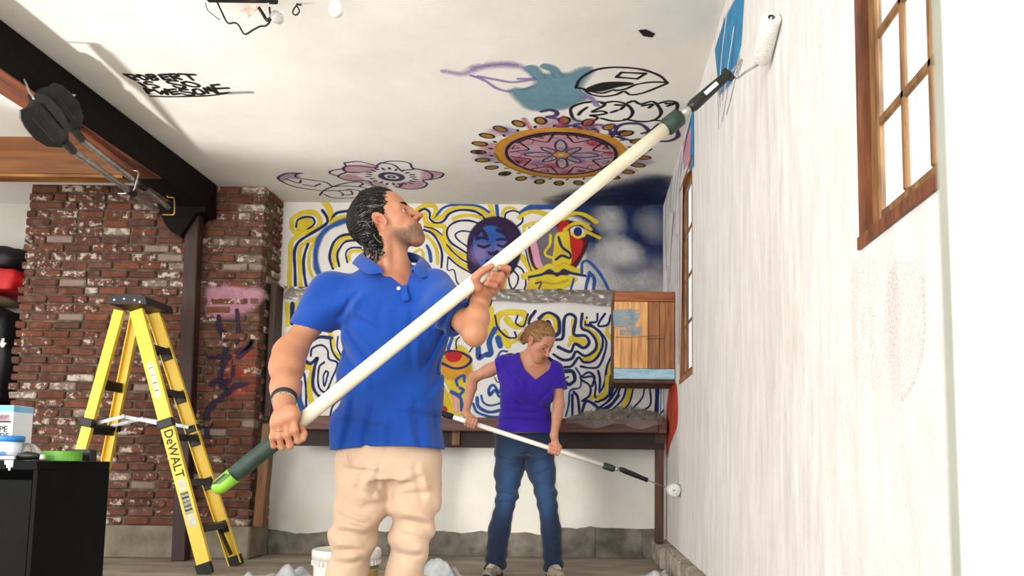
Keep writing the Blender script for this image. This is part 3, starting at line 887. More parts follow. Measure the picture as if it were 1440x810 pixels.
# written words
mu = Mural('marker_writing', 'black handwritten words ROBERT IS SO AWESOME on the ceiling', CEIL, 'writing')
cl(mu, 'black', 20, L_, '''108,100 215,160
112,100 185,106 222,126 178,140
178,140 240,158
262,112 240,108 262,134 310,156 342,146 300,118 255,106
335,108 395,160
335,106 390,104 412,118 372,130
372,130 432,140 432,158 392,160
460,108 510,156
460,108 535,102
485,132 545,126
510,156 570,150
555,102 620,156
555,102 620,100 650,116 600,128
600,128 680,152
660,98 820,106
735,102 800,158
255,185 322,228
380,180 325,178 322,198 400,208 452,230 400,238
640,170 560,168 548,186 640,206 712,222 700,242 640,236 605,218
690,187 745,178 850,205 855,226 795,226 725,208 690,187
312,242 352,296
312,242 408,266
335,275 372,268
405,256 480,302
480,302 498,270
498,270 542,306
542,306 520,250
545,258 598,306
545,258 618,252
572,282 640,276
598,306 675,296
742,256 676,256 690,276 788,290 802,310 745,312 705,302
802,258 850,250 912,286 890,302 832,296 802,260
915,242 955,292
915,242 985,270
985,270 955,232
955,232 1035,290
990,212 1055,298
990,212 1062,205
1035,246 1160,240
1055,298 1172,286''', .2)
cl(mu, 'black', 16, L_, '370,322 560,328 750,325 950,318 1100,300 1180,292', .2)
cl(mu, 'smoke', 26, L_, '1180,292 1290,286 1400,284', .9, .7)
mu.build()
mu = Mural('black_scrap_mark', 'small black scrap stuck alone on the ceiling near the painted mouth', CEIL, 'mark')
mu.fill('black', '898,42 908,41 921,47 917,52 905,50', (0, 0, 1), 1, .004, False); mu.build()

# ---- brick graffiti
Q_ = (270, 390, 3.24)
mu = Mural('brick_graffiti', 'purple and pink spray figure on the brick pier', BRICK, 'graffiti')
mu.fill('pink', '75,60 120,50 180,48 240,60 310,70 300,100 250,140 180,165 90,160 80,110', Q_, .5, .05)
mu.fill('orangered', '190,370 260,350 260,520 180,520', Q_, .32, .06)
runs(mu, Q_, '''
brushviolet 22 120,180 125,230 150,280 152,350 140,400
brushviolet 18 205,150 210,220 205,300
brushviolet 24 75,358 130,360 170,362
brushviolet 20 200,340 250,320 272,285 260,320 210,365
brushviolet 24 150,380 130,440 140,500 165,470
brushviolet 20 85,490 120,470 150,480
brushviolet 26 250,480 190,500 120,560 75,600 66,650 72,760
brushviolet 14 190,380 185,470''', soft=.5)
mu.build()

# ---- right wall, far part
mu = Mural('side_wall_graffiti', 'leftover coloured graffiti streaks by the far window of the right wall', RIGHT, 'graffiti')
def rw(c, q, alpha=1.0, fe=.03): mu.fill(c, q, (0, 0, 1), alpha, fe, False)
rw('white', '938,270 962,190 975,150 975,232 960,250 957,520 938,420')
rw('cyan', '1020,30 1036,0 1046,0 1042,60 1030,110 1012,130 1006,70')
rw('cyan', '963,200 976,150 976,232 970,236')
rw('pink', '960,205 972,180 970,225 962,235', .8)
runs(mu, (0, 0, 1), '''
white 4 1022,20 1014,90 1012,160
white 4 1032,40 1020,120 1014,175
navy 2 1018,25 1010,100 1011,180
navy 2 1036,30 1026,110 1016,170
smoke 3 1040,80 1030,130 1022,160
orangered 3 1020,110 1016,140
maroon 2 1012,115 1013,150
violet 4 958,215 952,260 949,310
violet 4 966,190 957,240 954,300
violet 3 972,165 962,215 957,250
white 3 962,205 955,260
violet 3 956,300 955,400 956,510
violet 3 952,330 953,430 954,510
lilac 3 949,300 950,400
green 5 947,235 944,270 944,298
green 4 951,240 948,272 946,298
green 3 943,250 942,280 943,295
magenta 8 948,300 945,330 944,350
magenta 6 944,345 943,375 942,395
rose 3 947,310 945,340
red 6 940,375 940,408
navy 6 937,270 936,320 937,380
white 3 941,290 940,340''', 200., .3)
mu.build()
mu = Mural('red_drip_graffiti', 'dripping orange red graffiti on the right wall below the wooden box', RIGHT, 'graffiti')
mu.fill('orangered', '690,95 735,70 758,130 762,420 720,560 690,640 668,745 655,640 655,400 665,240', G_, .95, .02)
for q in ('700,160 690,300 680,480', '725,220 720,380 705,520', '742,160 742,300'): mu.line('white', 8, q, G_, .4, .8, 200)
mu.line('red', 16, '705,80 710,150 705,210', G_, .3, 1, 200)
mu.build()
mu = Mural('faded_tag', 'faint pink graffiti ghost under white paint below the near window', RIGHT, 'graffiti')
mu.fill('pink', '1255,390 1296,385 1298,470 1280,530 1262,560 1252,480', (0, 0, 1), .07, .04)
mu.fill('smoke', '1205,385 1250,370 1255,450 1240,520 1210,525 1200,450', (0, 0, 1), .05, .05)
mu.line('smoke', 4, '1298,390 1300,470 1286,535 1268,562', (0, 0, 1), .8, .12, 500)
mu.build()
# ------------------------------------------------------------------ text helper
def text(s, size, origin, xdir, ydir, mat, parent, name='lettering', off=.0008, stretch=1.0, bold=0.0):
    cu = bpy.data.curves.new('t', 'FONT'); cu.body = s; cu.size = 1.0; cu.align_x = 'CENTER'; cu.align_y = 'CENTER'; cu.resolution_u = 3; cu.offset = bold
    to = bpy.data.objects.new('t', cu); COL.objects.link(to)
    bpy.context.view_layer.update()
    dg = bpy.context.evaluated_depsgraph_get(); me = to.evaluated_get(dg).to_mesh()
    V = np.array([v.co[:] for v in me.vertices]); Fs = [list(p.vertices) for p in me.polygons]
    to.evaluated_get(dg).to_mesh_clear(); bpy.data.objects.remove(to); bpy.data.curves.remove(cu)
    x = np.array(xdir, float); x /= np.linalg.norm(x); y = np.array(ydir, float); y -= x * (x @ y); y /= np.linalg.norm(y); z = np.cross(x, y)
    Wd = np.array(origin) + V[:, :1] * x * size * stretch + V[:, 1:2] * y * size + z * off
    o = put(name, Wd, Fs, mat, parent); tag(o, kind='stuff' if len(s) > 1 else None); return o
def glass_mat():
    m = bpy.data.materials.new('window_glass'); n = N(m)
    f0 = n('ShaderNodeFresnel', {'IOR': 1.45}).outputs[0]; bf = n('ShaderNodeNewGeometry').outputs['Backfacing']
    fr = n('ShaderNodeMath', {0: n('ShaderNodeMath', {0: 1.0, 1: bf}, operation='SUBTRACT').outputs[0], 1: f0}, operation='MULTIPLY').outputs[0]
    t = n('ShaderNodeBsdfTransparent', {'Color': (.93, .96, .96, 1)}); g = n('ShaderNodeBsdfGlossy', {'Roughness': .05, 'Color': (.9, .9, .9, 1)})
    mx = n('ShaderNodeMixShader', {0: fr, 1: t.outputs[0], 2: g.outputs[0]}); n('ShaderNodeOutputMaterial', {0: mx.outputs[0]}); return m
def film_mat(name, tint, alpha, rough=.25):
    m = bpy.data.materials.new(name); n = N(m)
    c = n.ramp(n.noise(n.pos(), 18, 6), [(.35, hx(tint)), (.7, tuple(x * .6 for x in hx(tint)))])
    b = n('ShaderNodeBsdfPrincipled', {'Base Color': c, 'Roughness': rough, 'Alpha': alpha, 'Specular IOR Level': .9}); n('ShaderNodeOutputMaterial', {0: b.outputs[0]}); return m
m_glass = glass_mat()
m_sash = M('sash_wood', '#8a6237', '#573a1c', .6, 8, 8, stretch=(5, 5, .8), bump=.3, bscale=16)
m_case = M('window_casing', '#7a4321', '#4c260f', .55, 7, 8, stretch=(5, 5, .7), bump=.3, bscale=16)
m_white = M('white_gloss', '#f2f1ea', '#e6e4db', .4, 4, 3)
m_black = M('black_plastic', '#131314', '#0c0c0d', .45, 20, 4)
m_rubber = M('black_rubber', '#1a1a1b', '#101010', .7, 30, 4, bump=.2)
m_steel = M('galvanised_steel', '#b9bab8', '#8d8e8d', .35, 14, 4, metal=.9)
m_alu = M('brushed_aluminium', '#c9cac8', '#a3a5a4', .3, 20, 4, metal=.9)

# ------------------------------------------------------------------ windows
def window(name, label, w, nz, ny, x_in, m_case=m_case, st=.016):
    y0, y1, z0, z1 = w
    r = thing(name, label, 'window', (XR + .05, (y0 + y1) / 2, z0), kind='structure')
    t = .018
    MB().box((XR - .003, y1 - .016, z0), (XR + TW, y1, z1)).build('jamb', m_case, r); MB().box((XR - .003, y0, z0), (XR + TW, y0 + .016, z1)).build('jamb', m_case, r)
    MB().box((XR - .008, y0, z0 - .022), (XR + TW + .02, y1, z0 + .006)).build('sill', m_case, r); MB().box((XR - .003, y0, z1 - .016), (XR + TW, y1, z1)).build('head', m_case, r)
    xs0, xs1 = XR + x_in, XR + x_in + st
    sa = MB().box((xs0, y1 - .066, z0 + .006), (xs1, y1 - .016, z1 - .016), bev=.004).build('stile', m_sash, r); MB().box((xs0, y0 + .016, z0 + .006), (xs1, y0 + .066, z1 - .016), bev=.004).build('stile', m_sash, r)
    MB().box((xs0, y0 + .066, z0 + .006), (xs1, y1 - .066, z0 + .05), bev=.004).build('rail', m_sash, r); MB().box((xs0, y0 + .066, z1 - .06), (xs1, y1 - .066, z1 - .016), bev=.004).build('rail', m_sash, r)
    ya, yb, za, zb = y0 + .066, y1 - .066, z0 + .05, z1 - .06
    for i in range(1, ny):
        y = ya + (yb - ya) * i / ny; MB().box((xs0 + .001, y - .010, za), (xs1 - .002, y + .010, zb), bev=.004).build('muntin', m_sash, r)
    for i in range(1, nz):
        z = za + (zb - za) * i / nz; MB().box((xs0 + .001, ya, z - .011), (xs1 - .003, yb, z + .011), bev=.004).build('muntin', m_sash, r)
    for i in range(ny):
        for j in range(nz):
            MB().box((xs0 + .006, ya + (yb - ya) * i / ny + .005, za + (zb - za) * j / nz + .005), (xs0 + .009, ya + (yb - ya) * (i + 1) / ny - .005, za + (zb - za) * (j + 1) / nz - .005)).build('pane', m_glass, r)
    return r
window('window_1', 'near brown wooden casement window with small panes in right wall', wN, 5, 8, .022)
window('window_2', 'far narrow wooden window beyond the woman in right wall', wF, 4, 1, .020, M('far_casing', '#a8682f', '#7c4518', .55, 7, 8, stretch=(5, 5, .7)), .012)
# torn paint edge under the near window
# ------------------------------------------------------------------ door edge close to the lens
Yd = .40
p0, p1 = aY(1311, 0, Yd + .015), aY(1339, 810, Yd + .015); sl = (p1 - p0) / (p1[2] - p0[2])
zb, zt = .02, 2.05
b0, t0_ = p0 + sl * (zb - p0[2]), p0 + sl * (zt - p0[2])
V = []
for (q, z) in ((b0, zb), (t0_, zt)):
    for (x, y) in ((q[0], Yd), (q[0] + .02, Yd - .012), (.60, Yd - .012), (.60, Yd + .015), (q[0], Yd + .015)): V.append((x, y, z))
Fs = [(4, 3, 2, 1, 0), (5, 6, 7, 8, 9)] + [(i, (i + 1) % 5, (i + 1) % 5 + 5, i + 5) for i in range(5)]
o = put('door_1', V, Fs, M('door_white', '#fbfaf0', '#f7f6ea', .5, 2, 2)); fixn(o)
tag(o, 'white door leaf standing open close at the right edge', 'door', kind='structure')
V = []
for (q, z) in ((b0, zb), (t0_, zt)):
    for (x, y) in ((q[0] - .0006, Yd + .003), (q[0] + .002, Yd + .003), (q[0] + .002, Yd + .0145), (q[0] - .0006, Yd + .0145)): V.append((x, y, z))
fixn(put('edge_shade_strip', V, [(0, 1, 2, 3), (4, 5, 6, 7), (0, 1, 5, 4), (1, 2, 6, 5), (2, 3, 7, 6), (3, 0, 4, 7)], M('edge_shade_grey', '#8f9186', '#7f8177', .7, 8, 3), o))  # grey-green strip paints the shade along the door edge, no real seal

# ------------------------------------------------------------------ workbench
wb = thing('workbench', 'long dark wooden workbench under the squiggle board', 'workbench', (-.9, 6.1, 0))
zt = 1.055; yf = 5.98
MB().box((-2.2, yf + .03, zt - .045), (.60, YP - .002, zt), bev=.004).build('bench_top', m_wood_dh, wb)
MB().box((-2.17, yf, zt - .098), (.545, yf + .035, zt + .004), bev=.006).build('front_board', M('bench_front_wood', '#6b3a22', '#3c1e12', .5, 4, 8, stretch=(.6, 5, 7), bump=.4, bscale=12), wb)
MB().box((-2.2, yf + .12, zt - .215), (.60, yf + .16, zt - .045)).build('apron', M('apron_wood_shaded', '#2a140e', '#190c08', .7, 4, 6, stretch=(.6, 5, 6)), wb)  # set-back apron, the shade under the bench is put into its dark colour
MB().box((.545, yf, zt - .10), (.61, YP - .02, zt + .006), bev=.006).build('end_rail', m_wood_dh, wb)
MB().box((-.98, yf + .095, zt - .20), (-.92, yf + .12, zt - .07), bev=.004).build('cleat', m_stud, wb)
a = aY(928, 757, 6.16); MB().box((.535, 6.12, .152), (.598, 6.20, zt - .10), bev=.005).build('leg', m_wood_d, wb)
MB().box((.53, 6.10, zt - .17), (.605, 6.12, zt - .09), bev=.004).build('leg_bracket', m_wood_d, wb)
MB().bar((-2.415, 6.18, .236), (-2.375, 6.17, zt - .05), .075, .085, (0, 1, 0), .005).build('leg', m_stud, wb)
ub = MB().box((-2.455, 6.26, zt + .005), (-2.40, 6.415, 2.10), bev=.006).build('upright_board', m_rust)
tag(ub, 'red brown upright plank between brick pier and squiggle board', 'plank')

# ------------------------------------------------------------------ plastic film
def wrinkle(nx, ny, fn): 
    V = [fn(i / nx, j / ny) for i in range(nx + 1) for j in range(ny + 1)]
    Fs = [(i * (ny + 1) + j, (i + 1) * (ny + 1) + j, (i + 1) * (ny + 1) + j + 1, i * (ny + 1) + j + 1) for i in range(nx) for j in range(ny)]
    return V, Fs
def rn(*a): return float(sum(math.sin(x * f + p) for x, f, p in a))
def film(u, v):
    x = -2.385 + 2.625 * u
    w = .018 * math.sin(x * 23 - 6 * v) * math.sin(x * 9 + 4) + .010 * math.sin(x * 37 + 9 * v + 3 * math.sin(x * 7)) + .008 * math.sin(x * 71 - 14 * v) + .005 * random.uniform(-1, 1)
    z = 2.10 - (.115 + .012 * math.sin(x * 3.1) + .008 * math.sin(x * 11)) * v
    return (x, YP - .022 - abs(w) - .012 * v, z)
V, Fs = wrinkle(150, 8, film)
m_film = film_mat('masking_film', '#8f867a', .75, .2)
o = put('plastic_sheet', V, Fs, m_film, smooth=True); tag(o, 'crinkled translucent plastic film strip taped along the top of the squiggle board', 'plastic sheet')
MB().box((-2.385, YP - .012, 2.087), (.22, YW - .004, 2.105)).build('batten', m_wood_dh, o)
def crumple(u, v):
    x = -.12 + .70 * u; e = math.sin(math.pi * u) ** .5 * math.sin(math.pi * v) ** .6
    h = .10 * e * (.3 + .7 * u) + .035 * (math.sin(x * 40 + 11 * v) * math.sin(23 * v + x * 17)) * e + .02 * random.uniform(-1, 1) * e
    y = 6.385 - .44 * v; 
    return (x + .02 * math.sin(31 * v), y - .03 * (v > .9), zt + .008 + max(0, h) - (.06 + .02 * math.sin(x * 19)) * max(0, v - .88) / .12)
V, Fs = wrinkle(60, 36, crumple)
o = put('crumpled_plastic', V, Fs, film_mat('clear_film', '#a39a92', .42, .1)); tag(o, 'heap of crumpled clear plastic film on the workbench', 'plastic sheet')

# ------------------------------------------------------------------ wooden wall box
y0, y1 = 5.60, 6.05
pa, pb_ = aY(864, 409, y0), aY(950, 536, y0)
x0, x1, z0, z1 = pa[0], min(pb_[0], XR - .004), pb_[2], pa[2]
cabt = thing('wooden_wall_box', 'old wooden box with faded blue paint hung in the corner by the far window', 'box', ((x0 + x1) / 2, y1, z0))
m_pine = M('weathered_pine_sunlit', '#e6b06a', '#a9682e', .5, 5, 9, stretch=(7, 7, .6), bump=.3, bscale=16, lo=.3, hi=.68)
m_pine2 = M('weathered_pine_dark', '#a5682f', '#6a3a17', .5, 5, 9, stretch=(7, 7, .6), bump=.3, bscale=16)
m_frame = M('box_frame_wood', '#5d3015', '#3a1c0b', .55, 6, 8, stretch=(2, 5, 5), bump=.3, bscale=14)
MB().box((x0 - .004, y0 + .02, z0 - .012), (x1, y1, z0 + .01)).build('bottom_board', m_frame, cabt)
MB().box((x0 - .008, y0 + .012, z0), (x0 + .008, y1, z1)).build('side_board', m_frame, cabt); MB().box((x1 - .014, y0 + .012, z0), (x1, y1, z1)).build('side_board', m_frame, cabt)
MB().box((x0 - .004, y0 + .012, z1 - .015), (x1, y1, z1), bev=.003).build('top_board', m_frame, cabt)
MB().box((x0 + .01, y1 - .02, z0), (x1 - .01, y1, z1)).build('back_board', m_frame, cabt)
zs0, zs1 = z0 + .085, z1 - .075
fr = [0, .29, .56, .75, 1.0]
for i in range(4):
    MB().box((x0 + (x1 - x0) * fr[i] + .001, y0 + .002 * (i % 2), zs0), (x0 + (x1 - x0) * fr[i + 1] - .001, y0 + .02, zs1), bev=.002).build('plank', m_pine if i < 2 else m_pine2, cabt)  # left planks paler: sunlight on them is put into the colour
MB().box((x0, y0 - .004, zs1 + .002), (x1, y0 + .02, z1 - .004), bev=.004).build('top_rail', M('box_rail_wood', '#a45a26', '#6c3312', .5, 5, 8, stretch=(.8, 6, 7), bump=.4, bscale=14), cabt)
MB().box((x0, y0 - .003, z0 + .012), (x1, y0 + .02, zs0 - .002), bev=.004).build('bottom_rail', M('faded_blue_rail', '#a9c9d6', '#7fa6b6', .6, 6, 8, stretch=(2, 6, 6)), cabt)
BOXP = Plane(1, y0 - .0005, -1)
mu = Mural('x', 'x', BOXP); X_ = (850, 390, 4.764)
PAL['faded_blue'] = ('#6fa3bd', '#8fb0b6')
for q, w, al in (('68,232 130,226 222,222', 20, .55), ('68,250 140,246 228,244', 22, .62), ('68,268 150,264 224,266', 22, .6), ('68,286 150,284 214,286', 22, .62), ('70,304 140,304 204,308', 20, .6), ('68,324 120,326 196,322', 20, .55), ('150,340 200,342 244,344', 18, .45), ('110,362 180,362 246,364', 20, .5), ('106,382 160,384 232,378', 16, .45), ('176,225 186,300 190,380', 30, .4)):
    mu.line('faded_blue', w, q, X_, .5, al, 205., wob=.25)
mu.line('maroon', 5, '75,400 180,402 330,392 360,398', X_, .4, .5, 205); mu.line('maroon', 5, '280,412 400,412', X_, .4, .6, 205)
mu.build(cabt)
for ch in cabt.children:
    if ch.name.startswith(('faded_blue_paint', 'maroon_paint')): ch['kind'] = 'stuff'

# ------------------------------------------------------------------ step ladder
m_fy = M('yellow_fibreglass', '#f4d246', '#e9c033', .4, 3, 3, spec=.5); m_fo = M('yellow_fibreglass_shaded', '#dfa11f', '#c98a17', .45, 3, 3)  # orange copy of the yellow has the inner side's shade in its colour
ld = thing('step_ladder', 'yellow fibreglass step ladder with black steps in front of the bricks', 'ladder', (-2.95, 5.5, 0))
Yn0, Yn1, Yf0, Yf1 = 5.30, 5.38, 5.74, 5.66
def gl(p): p = np.array(p); p[2] = .012; return p
R3 = (gl(aY(289, 806, Yn0)), aY(191, 436, Yn1)); R4 = (gl(aY(332, 800, Yf0)), aY(217, 440, Yf1)); R1 = (gl(aY(66, 806, Yn0)), aY(167, 436, Yn1)); R2 = (gl(aY(122, 800, Yf0)), aY(193, 440, Yf1))
def rail(a, b, inner, wid, sgn, name):
    """C-channel: web facing out along y, two flanges inwards"""
    d, s_, u = basis(b - a, (0, 1, 0)); w2 = wid / 2
    m = MB(); th = .006; fl = .028
    m.bar(a, b, wid, th, (0, 1, 0), .0015)
    for k in (-1, 1):
        o_ = s_ * k * (w2 - th / 2) + np.array([0, sgn * fl / 2, 0]); m.bar(a + o_, b + o_, th, fl, (0, 1, 0))
    ro = m.build(name, m_fy, ld)
    q = a + (b - a) * .02
    MB().bar(a - d * .012, a + d * .06, wid + .012, .034, (0, 1, 0), .004).build('foot', m_rubber, ro)
    return ro
r3 = rail(*R3, 0, .088, 1, 'side_rail'); r4 = rail(*R4, 0, .088, -1, 'side_rail'); r1 = rail(*R1, 0, .066, 1, 'rear_rail'); r2 = rail(*R2, 0, .066, -1, 'rear_rail')
def onr(R, z): t = (z - R[0][2]) / (R[1][2] - R[0][2]); return R[0] + (R[1] - R[0]) * t
for k in range(1, 6):
    z = .297 * k
    a, b = onr(R3, z), onr(R4, z); a = a + [0, .008, 0]; b = b - [0, .008, 0]
    st = MB().bar(a, b, .085, .012, (0, 0, 1), .003)
    st.bar(a + [.04, 0, -.018], b + [.04, 0, -.018], .006, .04, (0, 0, 1)); st.bar(a + [-.04, 0, -.018], b + [-.04, 0, -.018], .006, .04, (0, 0, 1))
    so = st.build('step', m_black, ld)
    for e, R in ((a, R3), (b, R4)):
        d = (R[1] - R[0]) / np.linalg.norm(R[1] - R[0])
        MB().bar(e - d * .07, e + d * .012, .08, .02, (0, 1, 0), .003).build('bracket', m_black, so)
    if k < 5:
        a, b = onr(R1, z + .03) + [0, .006, 0], onr(R2, z + .03) - [0, .006, 0]
        MB().bar(a, b, .012, .07, (0, 0, 1), .003).build('rear_bar', m_black, ld)
# lower gusset braces of the first step
a, b = onr(R3, .29), onr(R4, .29)
MB().bar(a + [.0, .03, -.02], onr(R3, .05) + [0, .02, 0], .012, .03, (0, 1, 0)).build('gusset', m_black, ld); MB().bar(b + [.0, -.06, -.02], onr(R4, .08) - [0, .03, 0], .012, .035, (0, 1, 0)).build('gusset', m_black, ld)
# top cap
ct = aY(197, 429, 5.52); zc = ct[2]
cap = [(-.175, -.045), (-.165, .03), (-.12, .062), (.12, .062), (.165, .03), (.18, -.045)]
xm = (R1[1][0] + R3[1][0]) / 2 + .015
o = MB().prism([(xm + p[0] * .72, zc + p[1] * .62) for p in cap], 5.345, 5.70, 1).build('top_cap', m_black, ld); fixn(o)
for x, z in ((-.085, 0), (-.02, .008), (.05, 0), (.085, -.012)): MB().lathe((xm + x, 5.3455, zc + z), [(.008, 0), (.008, .004), (0, .005)], 8, (0, -1, 0)).build('rivet', m_steel, o)
# spreader bars and rail collars
za = .96
for R, wd in ((R3, .1), (R1, .078)):
    d = (R[1] - R[0]) / np.linalg.norm(R[1] - R[0]); q = onr(R, za)
    MB().bar(q - d * .028, q + d * .028, wd, .044, (0, 1, 0), .003).build('collar', m_black, ld)
for R, wd in ((R4, .1), (R2, .078)):
    d = (R[1] - R[0]) / np.linalg.norm(R[1] - R[0]); q = onr(R, za - .02)
    MB().bar(q - d * .022, q + d * .022, wd, .044, (0, 1, 0), .003).build('collar', m_black, ld)
for Ra, Rb, dy in ((R1, R3, .045), (R2, R4, -.045)):
    a, b = onr(Ra, za - .01) + [0, dy, 0], onr(Rb, za - .01) + [0, dy, 0]; mid = a + (b - a) * .40 + [0, 0, .055]
    MB().bar(a, mid, .006, .022, (0, 0, 1)).build('spreader', m_steel, ld); MB().bar(mid, b, .006, .022, (0, 0, 1)).build('spreader', m_steel, ld)
    MB().cyl(mid - [0, .008, 0], mid + [0, .008, 0], .014, 12).build('hinge', m_steel, ld)
# print on the near rail
d3 = (R3[0] - R3[1]) / np.linalg.norm(R3[0] - R3[1]); face = np.array([0, -.0035, 0])
side = np.cross(np.array([0, -1., 0]), d3)
m_ink = M('black_print', '#1c1a17', None, .6); m_lab = M('label_paper', '#d9d4c2', '#c4bda8', .6, 30, 4)
tx = text('DeWALT', .082, onr(R3, .765) + face, d3, side, m_ink, r3, 'lettering', .0008, 1.0, .012)
def decal(z0_, z1_, w, mat, name='label'):
    a, b = onr(R3, z0_) + face * 1.1, onr(R3, z1_) + face * 1.1
    s2 = side * w / 2; V = [a - s2, a + s2, b + s2, b - s2]
    return put(name, V + [q + np.array([0, .0005, 0]) for q in V], [(0, 1, 2, 3), (7, 6, 5, 4)], mat, r3)
decal(.52, .38, .055, M('label_grey', '#8b8673', '#b8b29a', .6, 60, 5)); decal(.375, .30, .055, m_lab); decal(.60, .53, .05, m_lab); decal(1.36, 1.13, .04, m_lab)
for k in range(5): decal(.515 - .026 * k, .503 - .026 * k, .048, m_ink, 'print_line')
for k in range(4): decal(1.33 - .05 * k, 1.325 - .05 * k, .03, m_ink, 'print_line')

# ------------------------------------------------------------------ paddles and hooks under the beam
m_oar = M('paddle_plastic', '#2a2b2c', '#1c1d1e', .4, 10, 3, spec=.5)
def nrm_(v): return np.asarray(v) / np.linalg.norm(v)
def paddle(label, pb0, pb1, pend, Yb, Ye, tilt):
    """blade from pixel pb0 (tip) to pb1 (throat), shaft on to pixel pend"""
    e = aY(*pend, Ye); t = aY(*pb1, Yb + .42); tip = aY(*pb0, Yb)
    r = thing('paddle', label, 'paddle', Vector((tip + e) / 2), 'paddles hung under the beam')
    d = (tip - t) / np.linalg.norm(tip - t); L = np.linalg.norm(tip - t)
    vw = nrm_(t - c_o); vw = nrm_(vw + tilt * np.array([1., 0, 0])); sd = nrm_(np.cross(d, vw)); nn = np.cross(sd, d)
    prof = [(0, .022), (.10, .05), (.25, .085), (.5, .105), (.75, .10), (.92, .085), (1.0, .06)]
    V = []; Fs = []
    for k, (f_, w) in enumerate(prof):
        c = t + d * L * f_
        for j, q in enumerate((-1, -.5, 0, .5, 1)):
            th = (.012 if q == 0 else .005); cv = .018 * (q * q)
            V.append(c + sd * w * q + nn * (cv + th)); V.append(c + sd * w * q + nn * (cv - th))
    for k in range(len(prof) - 1):
        for j in range(4):
            b = k * 10 + j * 2; n_ = b + 10
            Fs += [(b, b + 2, n_ + 2, n_), (b + 1, n_ + 1, n_ + 3, b + 3)]
        b = k * 10; Fs += [(b, b + 10, b + 11, b + 1), (b + 8, b + 9, b + 19, b + 18)]
    Fs += [(0, 1, 3, 2), (2, 3, 5, 4), (4, 5, 7, 6), (6, 7, 9, 8)]; b = (len(prof) - 1) * 10
    Fs += [(b + 2, b + 3, b + 1, b), (b + 4, b + 5, b + 3, b + 2), (b + 6, b + 7, b + 5, b + 4), (b + 8, b + 9, b + 7, b + 6)]
    bo = put('blade', V, Fs, m_oar, r); fixn(bo); auto_smooth(bo)
    for q in (-.5, 0, .5):
        MB().bar(t + d * L * .3 + sd * .09 * q + nn * .012, t + d * L * .85 + sd * .09 * q + nn * .012, .008, .012, nn).build('rib', m_oar, bo)
        MB().bar(t + d * L * .3 + sd * .09 * q - nn * .008, t + d * L * .85 + sd * .09 * q - nn * .008, .008, .012, nn).build('rib', m_oar, bo)
    MB().cyl(t + d * .05, t - d * .06, .024, 12).build('throat', m_oar, r)
    MB().cyl(t - d * .05, e, .019, 14).build('shaft', m_alu, r, smooth=False)
    de = (e - t) / np.linalg.norm(e - t)
    MB().cyl(e - de * .02, e + de * .03, .022, 12).build('end_cap', m_black, r)
    g = t + (e - t) * .60; MB().cyl(g, g + de * .10, .026, 12).build('grip', m_black, r)
    return r
paddle('right hand black bladed paddle with silver shaft under the dark beam', (60, 126), (108, 188), (238, 292), 4.05, 5.70, .15)
paddle('left hand black bladed paddle hanging lowest under the dark beam', (44, 146), (96, 205), (222, 297), 3.95, 5.62, -.35)
m_hook = M('zinc_hook', '#cfcac0', '#a8a298', .35, 10, 3, metal=.8); m_hooky = M('brass_hook', '#c9a24a', '#a07a2a', .35, 10, 3, metal=.7)
def hook(pix, Y, mat, label, bot=None):
    P = [aY(x, y, Y) for x, y in pix]
    o = MB().tube(crom(P, 3), .0055, 8).build('wire_hook', mat, smooth=True); tag(o, label, 'hook', 'hooks under the beam'); return o
hook([(183, 232), (184, 238), (192, 240), (195, 243), (191, 258), (188, 267), (176, 272), (166, 272)], 5.15, m_hook, 'silver wire hook carrying the paddle shafts')
hook([(236, 272), (236, 277), (244, 278), (245, 282), (245, 300), (240, 302), (225, 301), (223, 297)], 5.66, m_hooky, 'brass coloured wire hook at the far end of the paddles')
hook([(31, 108), (37, 118), (40, 126), (45, 134), (48, 140)], 3.95, m_hook, 'thin white tie wire above the paddle blades at the image edge')
hook([(88, 132), (106, 134), (99, 136), (97, 147), (92, 152)], 4.3, m_hook, 'white string tied to a nail on the beam face')

# ------------------------------------------------------------------ door opener, cords, bulb on the ceiling
Yo = 3.46
pa, pb2 = aY(288, 3, Yo), aY(382, 3, Yo)
dop = thing('garage_door_opener', 'black garage door opener box hanging at the top edge', 'door opener', Vector((pa + pb2) / 2))
zlo = aY(330, 4, Yo)[2]
fixn(MB().prism([(pa[0], zlo + .02), (pa[0] + .018, zlo), (pb2[0] - .018, zlo), (pb2[0], zlo + .02), (pb2[0], zlo + .16), (pa[0], zlo + .16)], Yo - .40, Yo, 1).build('housing', m_black, dop))
MB().box((pb2[0] - .004, Yo - .12, zlo - .02), (pb2[0] + .04, Yo - .02, zlo + .10), bev=.006).build('bracket', m_black, dop)
MB().box((pa[0] + .04, Yo - .3, zlo + .15), (pa[0] + .07, Yo - .27, H)).build('hanger', m_steel, dop); MB().box((pb2[0] - .07, Yo - .3, zlo + .15), (pb2[0] - .04, Yo - .27, H)).build('hanger', m_steel, dop)
lab = [aY(x, y, Yo + .001) for x, y in ((336, 16), (350, 6), (366, 8), (348, 26))]
V = lab + [p + np.array([0, .002, 0]) for p in lab]
o = put('warning_tag', V, [(0, 1, 2, 3), (7, 6, 5, 4), (0, 4, 5, 1), (1, 5, 6, 2), (2, 6, 7, 3), (3, 7, 4, 0)], M('tag_paper', '#e9dccf', '#d59a80', .6, 60, 4), dop)
def cord(pix, Y, r, mat, label, name='cord', parent=None):
    o = MB().tube(crom([aY(x, y, Y + dy) for x, y, dy in pix], 5), r, 6).build(name, mat, parent, smooth=True)
    if parent is None: tag(o, label, 'cord')
    return o
cord([(305, 2, 0), (312, 17, 0), (320, 32, 0), (330, 32, 0), (336, 36, 0), (344, 48, 0), (356, 42, 0), (366, 37, 0), (374, 36, 0), (380, 28, 0), (379, 10, 0)], Yo + .01, .0042, m_black, '', 'loose_cable', dop)
